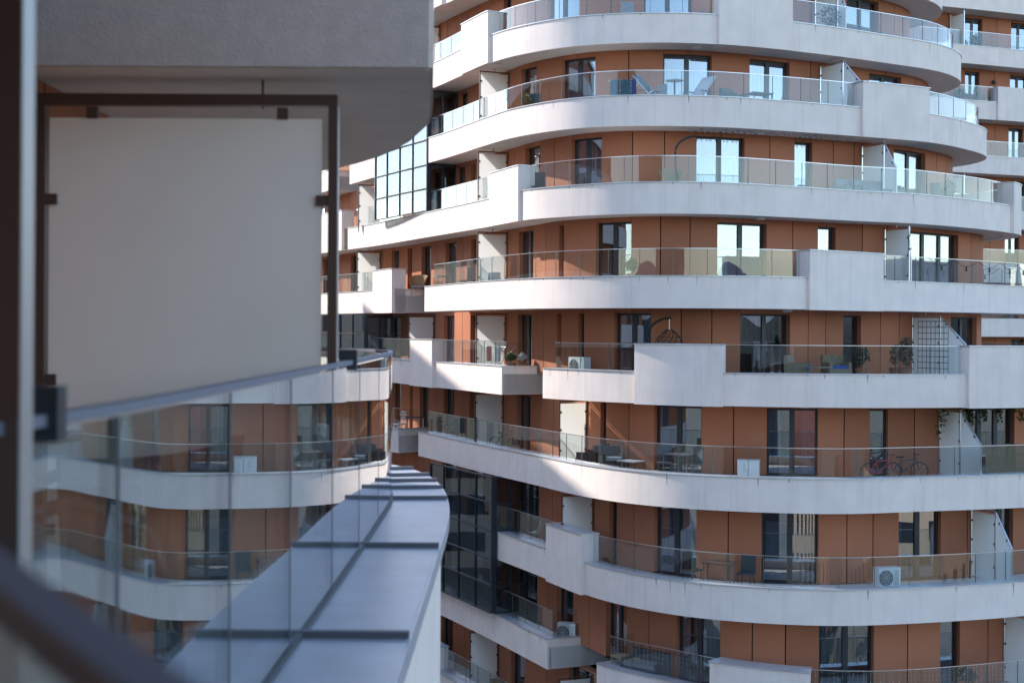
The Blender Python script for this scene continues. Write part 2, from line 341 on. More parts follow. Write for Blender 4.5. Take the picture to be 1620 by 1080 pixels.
def balcony(L, seg, detail=True):
    cv = P[L]; zt = ZT(L); y = yrow[L]
    s0 = 0 if seg[0] is None else cv.find(seg[0], y); s1 = cv.L if seg[1] is None else cv.find(seg[1], y)
    ends = (seg[0] is not None, seg[1] is not None)
    # slab: floor on top, soffit below
    pts = [cv.at(s)[0] + cv.at(s)[1] * -.06 for s in cv.samples(s0, s1)]
    poly = [(p.x, p.y) for p in pts]
    if seg[1] is None: poly += [(8, 62), (-9, 94)] if seg[0] is None else [(8, 63), inward(cv, s0, 3.2)]
    else: poly += [inward(cv, s1, 3.0), inward(cv, s0, 3.0)]
    tpart(MB().prism(poly, zt - HF + .012, zt - FLOOR), 'floor_slab', M['soffit'], smooth=False)
    # parapet band and its returns to the wall
    m = MB().strip(cv, s0, s1, 0, -.16, zt - HF, zt - .03)
    c = MB().strip(cv, s0, s1, .03, -.42, zt - .028, zt)
    for e, s, sg in ((ends[0], s0, 1), (ends[1], s1, -1)):
        if e:
            q, n = cv.at(s); t = Vector((-n.y, n.x))
            a = q - n * .165 ; b = q - n * 1.6; mid = (a + b) / 2 + t * sg * .08
            m.box((mid.x, mid.y, zt - HF / 2 - .015), ((a - b).length, .16, HF - .03), (n.x, n.y))
            mid2 = (q - n * .43 + b) / 2 + t * sg * .17
            c.box((mid2.x, mid2.y, zt - .014), ((q - n * .43 - b).length, .40, .028), (n.x, n.y))
    # clips on the coping joints
    s = s0 + .9
    while s < s1 - .3:
        c.strip(cv, s, s + .03, .036, -.40, zt - .034, zt + .007); s += 2.0
    st_ = MB(); rn = random.Random(L * 97 + int(s0 * 10))          # drip stains below the coping
    s = s0 + .4
    while s < s1 - .4:
        h_ = rn.choice((.06, .08, .12, .2, .34)) * rn.uniform(.7, 1.3); w_ = rn.uniform(.012, .035); q, n = cv.at(s); t = Vector((-n.y, n.x)); q = q + n * .0025
        st_.quad(*[(q.x + t.x * d, q.y + t.y * d, zt - .031 - hh) for d, hh in ((-w_, 0), (w_, 0), (w_ * .3, h_), (-w_ * .2, h_))]); s += rn.choice((.5, .9, 1.3, 2.0, 2.8))
    tpart(m, 'parapet', M['stucco'], None, True, st_, M['stain']); tpart(c, 'coping', M['coping'])
    # taller solid boxes in the parapet
    solid = []
    for x0, x1 in BOX.get(L, []):
        a = cv.find(x0, y); b = cv.find(x1, y)
        if b <= s0 + .02 or a >= s1: continue
        a = max(a, s0 - .001); b = min(b, s1)
        k = MB().strip(cv, a, b, .13, -.50, zt - HF - .02, zt + .85)
        o = tpart(k, 'parapet_box', M['stucco'])
        tpart(MB().strip(cv, a - .03, b + .03, .16, -.53, zt + .851, zt + .88), 'coping', M['coping'], o)
        solid.append((a - .03, b + .03))
    # glass railing between the boxes
    runs = []; cur = s0 + (.3 if ends[0] else .0)
    for a, b in sorted(solid): runs.append((cur, a)); cur = b
    runs.append((cur, s1 - (.25 if ends[1] else 0)))
    for a, b in runs:
        if b - a < .3: continue
        n = max(1, round((b - a) / 1.12)); st = (b - a) / n; k = MB()
        for i in range(n): k.strip(cv, a + i * st + .008, a + (i + 1) * st - .008, -.30, -.316, zt + .004, zt + .845)
        o = tpart(k, 'glass_railing', M['rail'], smooth=True)
        h_ = MB().strip(cv, a, b, -.294, -.322, zt + .846, zt + .866); sl_ = MB()
        for i in range(1, n): sl_.strip(cv, a + i * st - .007, a + i * st + .007, -.298, -.318, zt + .006, zt + .845)
        tpart(h_, 'handrail', M['steel'], o, True, sl_, M['seal'])
        if (seg[1] is not None and abs(b - (s1 - .25)) < .01) or (ends[0] and abs(a - (s0 + .3)) < .01):   # glass return to the wall
            s = b if seg[1] is not None and abs(b - (s1 - .25)) < .01 else a
            q, nn = cv.at(s); a2 = q - nn * .33; b2 = q - nn * 1.22; md = (a2 + b2) / 2
            tpart(MB().box((md.x, md.y, zt + .425), ((a2 - b2).length, .016, .84), (nn.x, nn.y)), 'glass_railing', M['rail'])
    return s0, s1

for L in range(-1, 10):
    for seg in SEG[L]: balcony(L, seg)
for L in (10, 11):                                   # lower storeys, below the frame
    zt = ZT(L); cv = P[L]
    tpart(MB().prism([(p.x, p.y) for p in cv.p] + [(8, 62), (-9, 94)], zt - HF, zt - FLOOR), 'floor_slab', M['soffit'], smooth=False)
    tpart(MB().strip(cv, 0, cv.L, 0, -.16, zt - HF - .01, zt), 'parapet', M['stucco'])
# roof
cv = P[-1].offset(-1.3)
tpart(MB().prism([(p.x, p.y) for p in cv.p] + [(8, 63), (-9, 93)], ZT(-1) - FLOOR + .01, ZT(-1) + 2.6), 'roof', M['stucco'], smooth=False)

# openings of each storey: (left column, right column, leaves, look)   look: c curtain, b blind, d dark, s sheer on one side
OPEN = {
 0: [(800, 860, 2, 'd'), (1000, 1070, 2, 'c'), (1180, 1240, 2, 'c'), (1330, 1380, 2, 'd')],
 1: [(797, 809, 1, 'd'), (867, 917, 2, 'c'), (1019, 1095, 2, 'c'), (1180, 1215, 1, 'd'), (1340, 1390, 2, 's')],
 2: [(500, 512, 1, 'd'), (573, 590, 1, 'd'), (700, 716, 2, 'd'), (727, 740, 1, 'd'), (825, 849, 1, 'd'), (889, 942, 2, 'c'), (1049, 1126, 2, 'c'), (1186, 1249, 2, 'c'), (1375, 1426, 2, 's')],
 3: [(500, 514, 1, 'd'), (575, 590, 1, 'd'), (690, 706, 1, 'd'), (722, 736, 1, 'd'), (745, 752, 1, 'd'), (831, 855, 1, 's'), (904, 952, 2, 'c'), (1101, 1178, 2, 'c'), (1257, 1285, 1, 'c'), (1414, 1464, 2, 'c')],
 4: [(512, 530, 1, 'd'), (555, 566, 1, 'd'), (620, 632, 1, 's'), (645, 652, 1, 'd'), (667, 682, 1, 's'), (705, 722, 1, 's'), (745, 753, 1, 'd'), (821, 844, 2, 's'), (884, 892, 1, 'd'), (943, 999, 2, 'd'), (1135, 1213, 2, 'c'), (1294, 1322, 1, 'c'), (1437, 1516, 3, 'c')],
 5: [(560, 578, 1, 'd'), (600, 634, 2, 'd'), (702, 719, 1, 's'), (744, 752, 1, 'd'), (819, 841, 2, 'c'), (881, 888, 1, 's'), (915, 924, 1, 's'), (972, 1030, 2, 's'), (1171, 1250, 2, 'd'), (1334, 1362, 1, 'd'), (1504, 1545, 2, 'd')],
 6: [(620, 634, 1, 'd'), (648, 653, 1, 'd'), (664, 678, 2, 'd'), (702, 718, 2, 's'), (743, 750, 1, 'd'), (818, 839, 2, 's'), (950, 959, 1, 'd'), (1035, 1110, 2, 'd'), (1213, 1294, 2, 's'), (1376, 1405, 1, 'd'), (1526, 1605, 3, 'd')],
 7: [(700, 722, 1, 'd'), (742, 764, 1, 'd'), (813, 853, 2, 's'), (964, 976, 1, 's'), (1035, 1102, 2, 'c'), (1205, 1295, 2, 'b'), (1422, 1489, 2, 'd'), (1571, 1603, 2, 'd')],
 8: [(700, 722, 1, 'd'), (742, 764, 1, 'd'), (799, 850, 2, 'd'), (881, 907, 1, 'd'), (959, 992, 2, 's'), (1070, 1140, 2, 'd'), (1296, 1383, 2, 'd'), (1488, 1519, 1, 'c')],
 9: [(698, 716, 1, 'd'), (808, 830, 1, 's'), (900, 940, 2, 'd')],
}
for L in OPEN:
    cv = W[L]; zf = ZT(L) - FLOOR; zc = ZT(L - 1) - HF + .012; y = 520 - (zf + 1.2) * 46
    head = zc - .15 if L < 7 else zc - .06
    ops = sorted([(cv.find(a, y), cv.find(b, y), n, k) for a, b, n, k in OPEN[L]])
    ops = [o for o in ops if o[1] - o[0] > .15]
    pan = MB(); back = MB()
    cuts = [cv.find(490, y) if L > 1 else cv.find(560, y)]
    for a, b, n, k in ops: cuts += [a, b]
    cuts.append(cv.L)
    for i in range(0, len(cuts), 2):
        a, b = cuts[i], cuts[i + 1]
        if b - a < .02: continue
        back.strip(cv, a + .03, b - .03, -.05, -.32, zf, zc)
        n = max(1, round((b - a) / 1.03)); st = (b - a) / n
        for j in range(n):
            pan.strip(cv, a + j * st + (.017 if j else .0), a + (j + 1) * st - (.017 if j < n - 1 else 0), 0, -.035, zf + .02, zc - .004)
        pan.strip(cv, a, a + .028, -.037, -.30, zf, zc - .002); pan.strip(cv, b - .028, b, -.037, -.30, zf, zc - .002)
    for a, b, n, k in ops:
        mid = (a + b) / 2; back.strip(cv, a - .04, b + .04, -.285, -.315, head + .01, zc - .012)
        if True:
            pan.strip(cv, a + .01, mid - .012, 0, -.28, head, zc - .004); pan.strip(cv, mid + .012, b - .01, 0, -.28, head, zc - .004)
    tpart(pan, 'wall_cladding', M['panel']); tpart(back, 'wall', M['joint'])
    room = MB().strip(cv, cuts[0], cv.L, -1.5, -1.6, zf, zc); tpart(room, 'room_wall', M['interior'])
    for a, b, n, k in ops:
        f = MB(); g = MB(); fo, fi = -.17, -.24; t = .07
        f.strip(cv, a, a + t, fo, fi, zf, head); f.strip(cv, b - t, b, fo, fi, zf, head)
        f.strip(cv, a + t, b - t, fo, fi, head - t, head); f.strip(cv, a + t, b - t, fo, fi, zf, zf + t)
        step = (b - a) / n
        for i in range(1, n): f.strip(cv, a + i * step - .085, a + i * step + .085, fo + .012, fi, zf + t, head - t)
        f.strip(cv, a - .02, b + .02, .03, -.168, zf, zf + .025)
        for i in range(n):
            g.strip(cv, a + i * step + (t if i == 0 else .085), a + (i + 1) * step - (t if i == n - 1 else .085), -.20, -.215, zf + t, head - t)
        o = tpart(f, 'window', M['frame']); tpart(g, 'pane', M['pane'], o)
        rnd = random.random()
        spans = {'c': [(a, b)], 'b': [(a, b)], 's': [(a, a + (b - a) * .28), (b - (b - a) * .3, b)], 'd': []}[k]
        if k == 'd' and rnd < .35: spans = [(a, a + (b - a) * .2)]
        for c0, c1 in spans:
            zlo, zhi = zf + .05, head - .06
            if k == 'b':
                cm = MB()
                for i in range(28):
                    zz = zf + .3 + i * .055
                    cm.strip(cv, c0 + .1, c1 - .1, -.25, -.275, zz, zz + .048)
                tpart(cm, 'blind', M['blind'], o)
            else:
                cm = MB(); rr = []; nn_ = max(6, int((c1 - c0) / .035))
                for i in range(nn_ + 1):
                    s = c0 + (c1 - c0) * i / nn_; q, n2 = cv.at(s); d = -.30 + .03 * math.sin(i * 1.3)
                    q1 = q + n2 * d; q2 = q + n2 * (d - .01)
                    rr.append([(q1.x, q1.y, zlo), (q1.x, q1.y, zhi), (q2.x, q2.y, zhi), (q2.x, q2.y, zlo)])
                cm.rings(rr); tpart(cm, 'curtain', M['curtain'], o)
for L in (10, 11, 12):
    cv = W[L if L in W else 11]
    tpart(MB().strip(cv, 0, cv.L, 0, -.3, max(-20, ZT(L) - FLOOR), ZT(L - 1) - HF), 'wall_cladding', M['panel'])
tpart(MB().strip(W[1], 0, W[1].find(560, 300), -.02, -.3, ZT(1), ZT(0) - HF), 'wall_cladding', M['panel'])

# ---- glazed loggias on the west wing
def loggia(x0, x1, y, cols, rows, push=0, slim=.022):
    cv = P[8].offset(push); a, b = cv.find(x0, y), cv.find(x1, y)
    f = MB(); g = MB(); z0, z1 = rows[0], rows[-1]; fo, fi = .10, .02
    ss = [cv.find(c, y) for c in cols]
    for i, s in enumerate(ss):
        wd = slim if 0 < i < len(ss) - 1 else .09
        f.strip(cv, s - wd / 2, s + wd / 2, fo + .02, fi, z0, z1)
    for z in rows: f.strip(cv, a + .05, b - .05, fo + .045, fi + .003, z - slim, z + slim)
    for s0_, s1_ in zip(ss, ss[1:]):
        for za, zb in zip(rows, rows[1:]): g.strip(cv, s0_ + .03, s1_ - .03, fo - .02, fo - .035, za + .036, zb - .036)
    q, n = cv.at(b); t = Vector((-n.y, n.x))         # return side, glass between dark posts
    for d in (.02, .62, 1.2):
        c = q - n * d + t * .02; f.box((c.x, c.y, (z0 + z1) / 2), (.09, .09, z1 - z0), (n.x, n.y))
    for z in rows:
        c = q - n * .6 + t * .02; f.box((c.x, c.y, z), (1.2, .06, .06), (n.x, n.y))
    for za, zb in zip(rows, rows[1:]):
        c = q - n * .6 + t * .02; g.box((c.x, c.y, (za + zb) / 2), (1.12, .014, zb - za - .08), (n.x, n.y))
    o = tpart(f, 'loggia', M['frame']); tpart(g, 'pane', M['loggia'], o)
loggia(597, 679, 290, (597, 615.5, 635.5, 656, 679), (4.75, 5.66, 6.62, 7.63, 8.6, 9.62), 0, .012)
loggia(684, 782, 850, (684, 705, 729, 756, 782), (-10.28, -9.3, -8.33, -7.31, -6.31, -5.38), .12)
loggia(505, 580, 525, (505, 523, 541.5, 561, 580), (-1.28, -.25, .63))

# ---- privacy screens
def screen(L, x_wall, kind, y=None, length=1.2):
    cv = W[L]; zf = ZT(L) - FLOOR; zc = ZT(L - 1) - HF
    yy = 520 - (zf + 1.2) * 46; s = cv.find(x_wall, yy); q, n = cv.at(s)
    p = MB(); f = MB(); k = MB(); top = zc - .14
    def pt(d, z): return (q.x + n.x * d, q.y + n.y * d, z)
    t = Vector((-n.y, n.x, 0)) * .009
    def slab(poly):
        a = [Vector(v) - t for v in poly]; b = [Vector(v) + t for v in poly]
        p.rings([a, b])
    slab([pt(.09, zf + .08), pt(length - .04, zf + .08), pt(length - .04, top - .06), pt(.09, top - .06)])
    for d in (.03, length):
        c = pt(d, (zf + top) / 2); f.box(c, (.035, .045, top - zf), (n.x, n.y))
        for z in (zf + .5, zf + 1.2, zf + 1.8): k.box(pt(d + (.06 if d < .5 else -.05), z), (.06, .05, .06), (n.x, n.y))
    f.box(pt(length / 2, top + .02), (length + .03, .045, .04), (n.x, n.y))
    f.box(pt(length / 2, (top + zc) / 2 + .02), (.02, .02, zc - top - .0), (n.x, n.y))
    if kind == 'slant':
        sl = P[L].find(x_wall, yy); D = 2.25
        for dd in [i * .02 + 1.3 for i in range(110)]:
            v = Vector((q.x + n.x * dd, q.y + n.y * dd))
            if min((v - z_).length for z_ in P[L].p) < .45: D = dd; break
        zr = ZT(L) + .84
        slab([pt(length + .05, zf + .08), pt(D - .03, zf + .08), pt(D - .03, zr - .02), pt(length + .05, top - .05)])
        f.tube([pt(length, top + .02), pt(D, zr + .02)], .028); f.tube([pt(D, zr + .03), pt(D, zf)], .022)
        for u in (.25, .7):
            k.box(pt(length + (D - length) * u, top + (zr - top) * u - .04), (.06, .05, .07), (n.x, n.y))
    o = tpart(p, 'privacy_screen', M['white']); tpart(f, 'frame', M['steel'] if kind == 'slant' else M['bronze'], o, True, k, M['bronze'])
for L, xw in ((1, 697), (2, 806), (3, 804), (4, 803), (4, 603), (3, 607), (5, 688), (5, 801), (6, 797), (6, 929), (7, 940), (9, 789), (9, 937)): screen(L, xw, 'plain')
for L, xw in ((1, 1289), (2, 1297), (3, 1363), (4, 1399), (5, 1442), (6, 1486), (7, 1536), (8, 1588)): screen(L, xw, 'slant')
# ceiling lights
for L, xs in {2: (1093, 1492), 3: (1185, 1520), 1: (960,), 4: (1185, 1570), 5: (1224,), 6: (1270,)}.items():
    for x in xs:
        cv = W[L]; s = cv.find(x, 520 - ZT(L - 1) * 46); q, n = cv.at(s); q = q + n * .65; z = ZT(L - 1) - HF
        tpart(MB().lathe((q.x, q.y, z), [(.16, .02), (.17, -.05), (.13, -.075), (.01, -.08)], 18), 'ceiling_light', M['lamp'])


# ------------------------------------------------------------------ the block further off to the right
rb = empty('apartment_block', (30, 84, -20), 'distant terracotta apartment block with pale balcony bands at the right edge, behind the curved tower', 'building')
rb_inv = Matrix.Translation((-30, -84, 20))
def rpart(mb, name, m, parent=None, smooth=True):
    o = mb.build(name, m, parent or rb, smooth)
    if parent is None: o.matrix_parent_inverse = rb_inv
    return o
RC = Curve([(16, 76.2), (20, 77.2), (24.6, 78.7), (28.9, 80.4), (34, 82.6), (40, 85.3), (48, 89)]); RW = RC.offset(-1.35)
ROPEN = {5: [(1527, 1554, 2, 'c'), (1600, 1628, 2, 'd'), (1650, 1690, 2, 'd')], 4: [(1527, 1549, 2, 's'), (1598, 1626, 2, 'c'), (1650, 1690, 2, 'd')],
         3: [(1540, 1552, 1, 'd'), (1596, 1618, 2, 'c')], 0: [(1592, 1611, 2, 'd'), (1640, 1660, 2, 'd')], 1: [(1590, 1612, 2, 'd')], 2: [(1600, 1622, 2, 'd')], 6: [(1530, 1550, 2, 'd')], -1: [(1600, 1620, 2, 'd')]}
for k in range(-4, 8):
    zt = .74 + 3.03 * k; yy = 524 - zt * 28.3
    rpart(MB().prism([(p.x, p.y) for p in RC.offset(-.05).p] + [(44, 96), (14, 84)], zt - 1.0, zt - .3), 'floor_slab', M['soffit'], smooth=False)
    rpart(MB().strip(RC, 0, RC.L, 0, -.16, zt - 1.02, zt - .03), 'parapet', M['stucco'])
    rpart(MB().strip(RC, 0, RC.L, .03, -.4, zt - .028, zt), 'coping', M['coping'])
    a0 = 0; bx = {4: (1577, 1700), 1: (1640, 1700)}.get(k)
    end = RC.L
    if bx:
        s0, s1 = RC.find(bx[0], yy), RC.find(bx[1], yy); end = s0
        rpart(MB().strip(RC, s0, s1, .12, -.5, zt - 1.03, zt + .85), 'parapet_box', M['stucco'])
    g = MB(); n = round(end / 1.15)
    for i in range(n): g.strip(RC, i * end / n + .01, (i + 1) * end / n - .01, -.3, -.316, zt, zt + .85)
    o = rpart(g, 'glass_railing', M['rail']); rpart(MB().strip(RC, 0, end, -.294, -.322, zt + .851, zt + .87), 'handrail', M['steel'], o)
    zf, zc = zt - .3, zt + 3.03 - 1.0; head = zc - .16
    ops = sorted([(RW.find(a, yy), RW.find(b, yy), n_, q) for a, b, n_, q in ROPEN.get(k, [])])
    pan = MB(); back = MB(); cuts = [0.0]
    for a, b, n_, q in ops: cuts += [a, b]
    cuts.append(RW.L)
    for i in range(0, len(cuts), 2):
        a, b = cuts[i], cuts[i + 1]
        if b - a < .1: continue
        back.strip(RW, a + .03, b - .03, -.05, -.3, zf, zc); n = max(1, round((b - a) / 1.15)); st = (b - a) / n
        for j in range(n): pan.strip(RW, a + j * st + .016, a + (j + 1) * st - .016, 0, -.035, zf, zc - .004)
        pan.strip(RW, a, a + .03, -.037, -.3, zf, zc - .002); pan.strip(RW, b - .03, b, -.037, -.3, zf, zc - .002)
    for a, b, n_, q in ops:
        pan.strip(RW, a, b, 0, -.28, head, zc - .004)
        f = MB().strip(RW, a, b, -.17, -.24, head - .08, head).strip(RW, a, b, -.17, -.24, zf, zf + .08); g = MB(); st = (b - a) / n_
        f.strip(RW, a, a + .08, -.172, -.238, zf + .08, head - .08).strip(RW, b - .08, b, -.172, -.238, zf + .08, head - .08)
        if n_ == 2: f.strip(RW, (a + b) / 2 - .08, (a + b) / 2 + .08, -.168, -.238, zf + .08, head - .08)
        for i in range(n_): g.strip(RW, a + i * st + .08, a + (i + 1) * st - .08, -.2, -.214, zf + .08, head - .08)
        o = rpart(f, 'window', M['frame']); rpart(g, 'pane', M['pane'], o)
        if q in 'cs': rpart(MB().strip(RW, a + (.1 if q == 'c' else (b - a) * .55), b - .1, -.34, -.37, zf + .1, head - .08), 'curtain', M['curtain'], o)
    rpart(pan, 'wall_cladding', M['panel']); rpart(back, 'wall', M['joint'])
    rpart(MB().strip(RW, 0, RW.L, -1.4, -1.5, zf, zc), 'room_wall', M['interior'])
    if k in (5, 2):
        q, n2 = RW.at(RW.find(1503, yy)); c = q + n2 * .62
        o = rpart(MB().box((c.x, c.y, (zf + zc) / 2 - .1), (1.1, .02, zc - zf - .3), (n2.x, n2.y)), 'privacy_screen', M['white'])
        fm = MB()
        for d in (.03, 1.22): fm.box((q.x + n2.x * d, q.y + n2.y * d, (zf + zc) / 2 - .05), (.04, .05, zc - zf - .1), (n2.x, n2.y))
        rpart(fm, 'frame', M['steel'], o)

# ------------------------------------------------------------------ the near building the photo is taken from
nb = empty('corner_apartment_building', (-6, 4, -20), 'near shaded apartment building with frosted screen, curved glass railing and zinc coping at the left', 'building')
nb_inv = Matrix.Translation((6, -4, 20))
def npart(mb, name, m, parent=None, smooth=True):
    o = mb.build(name, m, parent or nb, smooth)
    if parent is None: o.matrix_parent_inverse = nb_inv
    return o
WX = -1.88
pan = MB(); y = -9.0
for zz in (-4.3, -1.3, 1.72):
    y = -9.0
    while y < 9.4:
        e = min(y + .98, 9.55); pan.box((WX - .02, (y + e) / 2, zz + 1.14), (.04, e - y - .022, 2.27)); y += .98
npart(pan, 'wall_cladding', M['panel'], smooth=False)
npart(MB().box((-8.1, .25, -2), (12.36, 18.6, 36)), 'wall', M['joint'], smooth=False)
# upper balcony
up = [(-2.6, 5.35), (-.32, 5.35), (-.302, 5.37), (-.31, 5.5), (-.322, 5.7), (-.35, 6.2), (-.37, 6.5), (-.40, 6.8), (-.547, 7.48), (-.64, 7.8), (-.76, 8.12), (-.9, 8.42), (-1.045, 8.68), (-1.2, 8.9), (-1.5, 9.15), (-1.92, 9.35), (-2.6, 9.5)]
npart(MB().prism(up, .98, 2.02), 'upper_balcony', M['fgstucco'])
npart(MB().prism([(x - .012, y - (.0 if y > 5.6 else -.02)) for x, y in up], .9755, .9795), 'soffit', mat('near_soffit_lightened', (.86, .80, .73), .9, noise=.08, nscale=5, bump=.2, bscale=80), smooth=False)  # thin underside sheet, colour lightened in place of light bounced from below
# upper balcony above the photographer
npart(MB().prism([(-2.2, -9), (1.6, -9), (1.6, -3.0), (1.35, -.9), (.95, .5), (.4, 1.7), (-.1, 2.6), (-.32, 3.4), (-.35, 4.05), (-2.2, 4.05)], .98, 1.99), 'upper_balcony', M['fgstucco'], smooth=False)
GP = [(2.6, -5), (1.5, -2.4), (.62, -.75), (.3, -.2), (.1, .17), (-.13, .53), (-.42, 1.03), (-.63, 1.42), (-.73, 1.8), (-.73, 2.1), (-.70, 2.6), (-.688, 4), (-.68, 5.6), (-.685, 7.3), (-.695, 8.1), (-.75, 8.7), (-.9, 9.15), (-1.17, 9.46), (-1.85, 9.62)]
CP = [(2.95, -4.9), (1.85, -2.2), (.98, -.55), (.22, .71), (-.07, 1.25), (-.26, 1.75), (-.32, 2.15), (-.335, 2.7), (-.333, 4), (-.333, 6), (-.34, 7.5), (-.37, 8.2), (-.44, 8.95), (-.56, 9.66), (-.72, 10.15), (-.92, 10.52), (-1.4, 10.85), (-1.9, 10.95)]
G = Curve(GP, smooth=3, step=.12); C = Curve(CP, smooth=3, step=.12)
poly = [tuple(p) for p in C.p] + [tuple(p) for p in G.offset(-.10).p[::-1]]
cop = npart(MB().prism(poly, -1.03, -1.0), 'coping', M['fgcoping'])
npart(MB().strip(C, 0, C.L, .012, -.004, -1.075, -1.004), 'drip_edge', M['fgcoping'], cop)
fl = C.offset(-.035)
npart(MB().strip(fl, 0, fl.L, 0, -.2, -2.03, -1.031), 'parapet', M['stucco'])
npart(MB().prism([tuple(p) for p in C.offset(-.1).p] + [(WX, 10.9), (WX, -5)], -2.02, -1.32), 'floor_slab', M['floor'], smooth=False)
def atY(cv, yv):
    for i in range(len(cv.p) - 1):
        if cv.p[i].y <= yv <= cv.p[i + 1].y:
            t = (yv - cv.p[i].y) / (cv.p[i + 1].y - cv.p[i].y); return cv.s[i] + t * (cv.s[i + 1] - cv.s[i])
for yv in (2.7, 4.6, 6.5, 8.33, 8.9, 9.3, 9.66, 10.1):                 # raised lap seams across the coping
    s = atY(C, yv); q, n = C.at(s); a = q + n * .006; b = q - n * .36; md = (a + b) / 2
    npart(MB().box((md.x, md.y, -.989), ((a - b).length, .03, .022), (n.x, n.y)), 'lap_seam', M['seam'], cop)
npart(MB().strip(G, 0, G.L, .018, -.018, -1.0 + .001, -.982), 'glass_channel', M['darkgrey'])
cuts = [0, atY(G, -2), atY(G, -1), atY(G, 0.0), atY(G, .85), atY(G, 1.95), atY(G, 2.52), atY(G, 3.46), atY(G, 4.37), atY(G, 5.35), atY(G, 6.3), atY(G, 7.25), atY(G, 8.1), atY(G, 8.85), atY(G, 9.4), G.L]
for a, b in zip(cuts, cuts[1:]):
    o = npart(MB().strip(G, a + .009, b - .009, .008, -.008, -.98, -.16), 'glass_pane', M['fgglass'])
    npart(MB().strip(G, b - .0085, b + .0085, .009, -.009, -.97, -.16), 'edge_seal', M['darkgrey'], o)
rail = npart(MB().strip(G, 0, G.L, .013, -.013, -.154, -.135), 'handrail', M['nearrail'])
for yv, x in ((2.2, 0), (6.0, 0)):
    q, n = G.at(atY(G, yv)); npart(MB().box((q.x - .01, q.y, -.135), (.075, .045, .085)), 'rail_bracket', M['frame'], rail)
# privacy screens of the near balcony
def near_screen(Y, xo, zt_, zb):
    p = npart(MB().box(((WX + .05 + xo - .045) / 2, Y, (zt_ - .05 + zb) / 2), (xo - .045 - WX - .05, .012, zt_ - .05 - zb)), 'privacy_screen', M['fgwhite'], smooth=False)
    f = MB(); f.box((xo, Y, (zt_ + zb) / 2), (.035, .05, zt_ - zb)); f.box(((WX + xo) / 2, Y, zt_ + .022), (xo - WX + .035, .05, .044)); f.box((WX + .02, Y, (zt_ + zb) / 2), (.035, .05, zt_ - zb))
    npart(f, 'frame', M['bronze'], p, smooth=False)
    npart(MB().box((xo + .0195, Y, (zt_ + zb) / 2), (.003, .05, zt_ - zb)), 'edge_profile', M['steel'], p, smooth=False)
    cl = []
    for z in (.5, -.21, -.8):
        cl.append(((xo - .042, Y, z), (.045, .04, .042))); cl.append(((WX + .06, Y, z), (.045, .04, .042)))
    for x in (WX + .22, xo - .2): cl.append(((x, Y, zt_ - .03), (.042, .035, .045)))
    for c_, d_ in cl: npart(MB().box(c_, d_), 'clamp', M['bronze'], p, smooth=False)
    npart(MB().tube([(xo - .28, Y, zt_ - .01), (xo - .28, Y, .985)], .005), 'rod', M['bronze'], p)
near_screen(5.62, -.71, .872, -1.28)
near_screen(2.03, -.7125, .872, -1.28)

# ------------------------------------------------------------------ buildings and trees around the courtyard (they cast the shade and stand in the reflections)
ob = empty('apartment_wing', (-45, 50, -20), 'terracotta apartment wing with white parapet bands across the courtyard on the sun side', 'building')
def opart(mb, name, m, parent=None):
    o = mb.build(name, m, parent or ob, False)
    if parent is None: o.matrix_parent_inverse = Matrix.Translation((45, -50, 20))
    return o
opart(MB().box((-45.2, 49.5, -1.7), (29, 54, 36.6)), 'wall', M['panel'])
opart(MB().box((-45, 49.5, 16.85), (30.2, 55.2, .3)), 'roof_edge', M['coping'])
for k in range(12):
    opart(MB().box((-45, 49.5, -18.4 + k * 3.0), (30, 55, 1.25)), 'parapet', M['stucco']); 
    for i in range(8 if k < 11 else 0): opart(MB().box((-30.69, 25 + i * 6.6 + (k % 3) * .9, -16.9 + k * 3.0), (.06, 2.2 if i % 2 else 1.2, 1.75)), 'window', M['frame'])
fb = empty('sky_blocker_block', (-60, 110, -20), 'long low pale block added unseen beyond the terracotta wing to block bright sky in railing reflections', 'building')  # unseen block added so the railing glass does not mirror bright sky
MB().box((0, 0, 14.5), (20, 52, 29)).build('wall', M['cream'], fb, False); MB().box((0, 0, 29.2), (20.6, 52.6, .4)).build('roof', M['coping'], fb, False)
for k in range(9):
    for i in range(9): MB().box((10.02, -23 + i * 5.7, 2.2 + k * 3.05), (.1, 1.8, 1.6)).build('window', M['frame'], fb, False)
def house(x, y, wd, dp, h, label, wallm, hue):
    e = empty('house', (x, y, -20), label, 'building', 'low houses across the street')
    MB().box((0, 0, h / 2), (wd, dp, h)).build('wall', wallm, e, False)
    r_ = MB(); z = h
    r_.rings([[(-wd / 2 - .5, -dp / 2 - .5, z), (-wd / 2 - .5, dp / 2 + .5, z), (-wd / 2 - .5, 0, z + dp * .35)], [(wd / 2 + .5, -dp / 2 - .5, z), (wd / 2 + .5, dp / 2 + .5, z), (wd / 2 + .5, 0, z + dp * .35)]])
    r_.build('roof', hue, e, False)
    n = int(wd / 3)
    for fl_ in range(int(h / 3)):
        for i in range(n):
            f = MB().box((-wd / 2 + (i + .5) * wd / n, dp / 2 + .01, 1.7 + fl_ * 3), (1.2, .1, 1.5)).build('window', M['frame'], e, False)
house(12, -34, 22, 12, 9.5, 'cream rendered house with brown tiled roof, widest of the street row', M['cream'], M['roof'])
house(42, -24, 18, 11, 6.5, 'white rendered house with brown tiled roof beside the bare trees', M['stucco'], M['roof'])
house(68, -6, 16, 11, 9.5, 'cream house with grey roof at the far end of the street', M['cream'], M['darkgrey'])
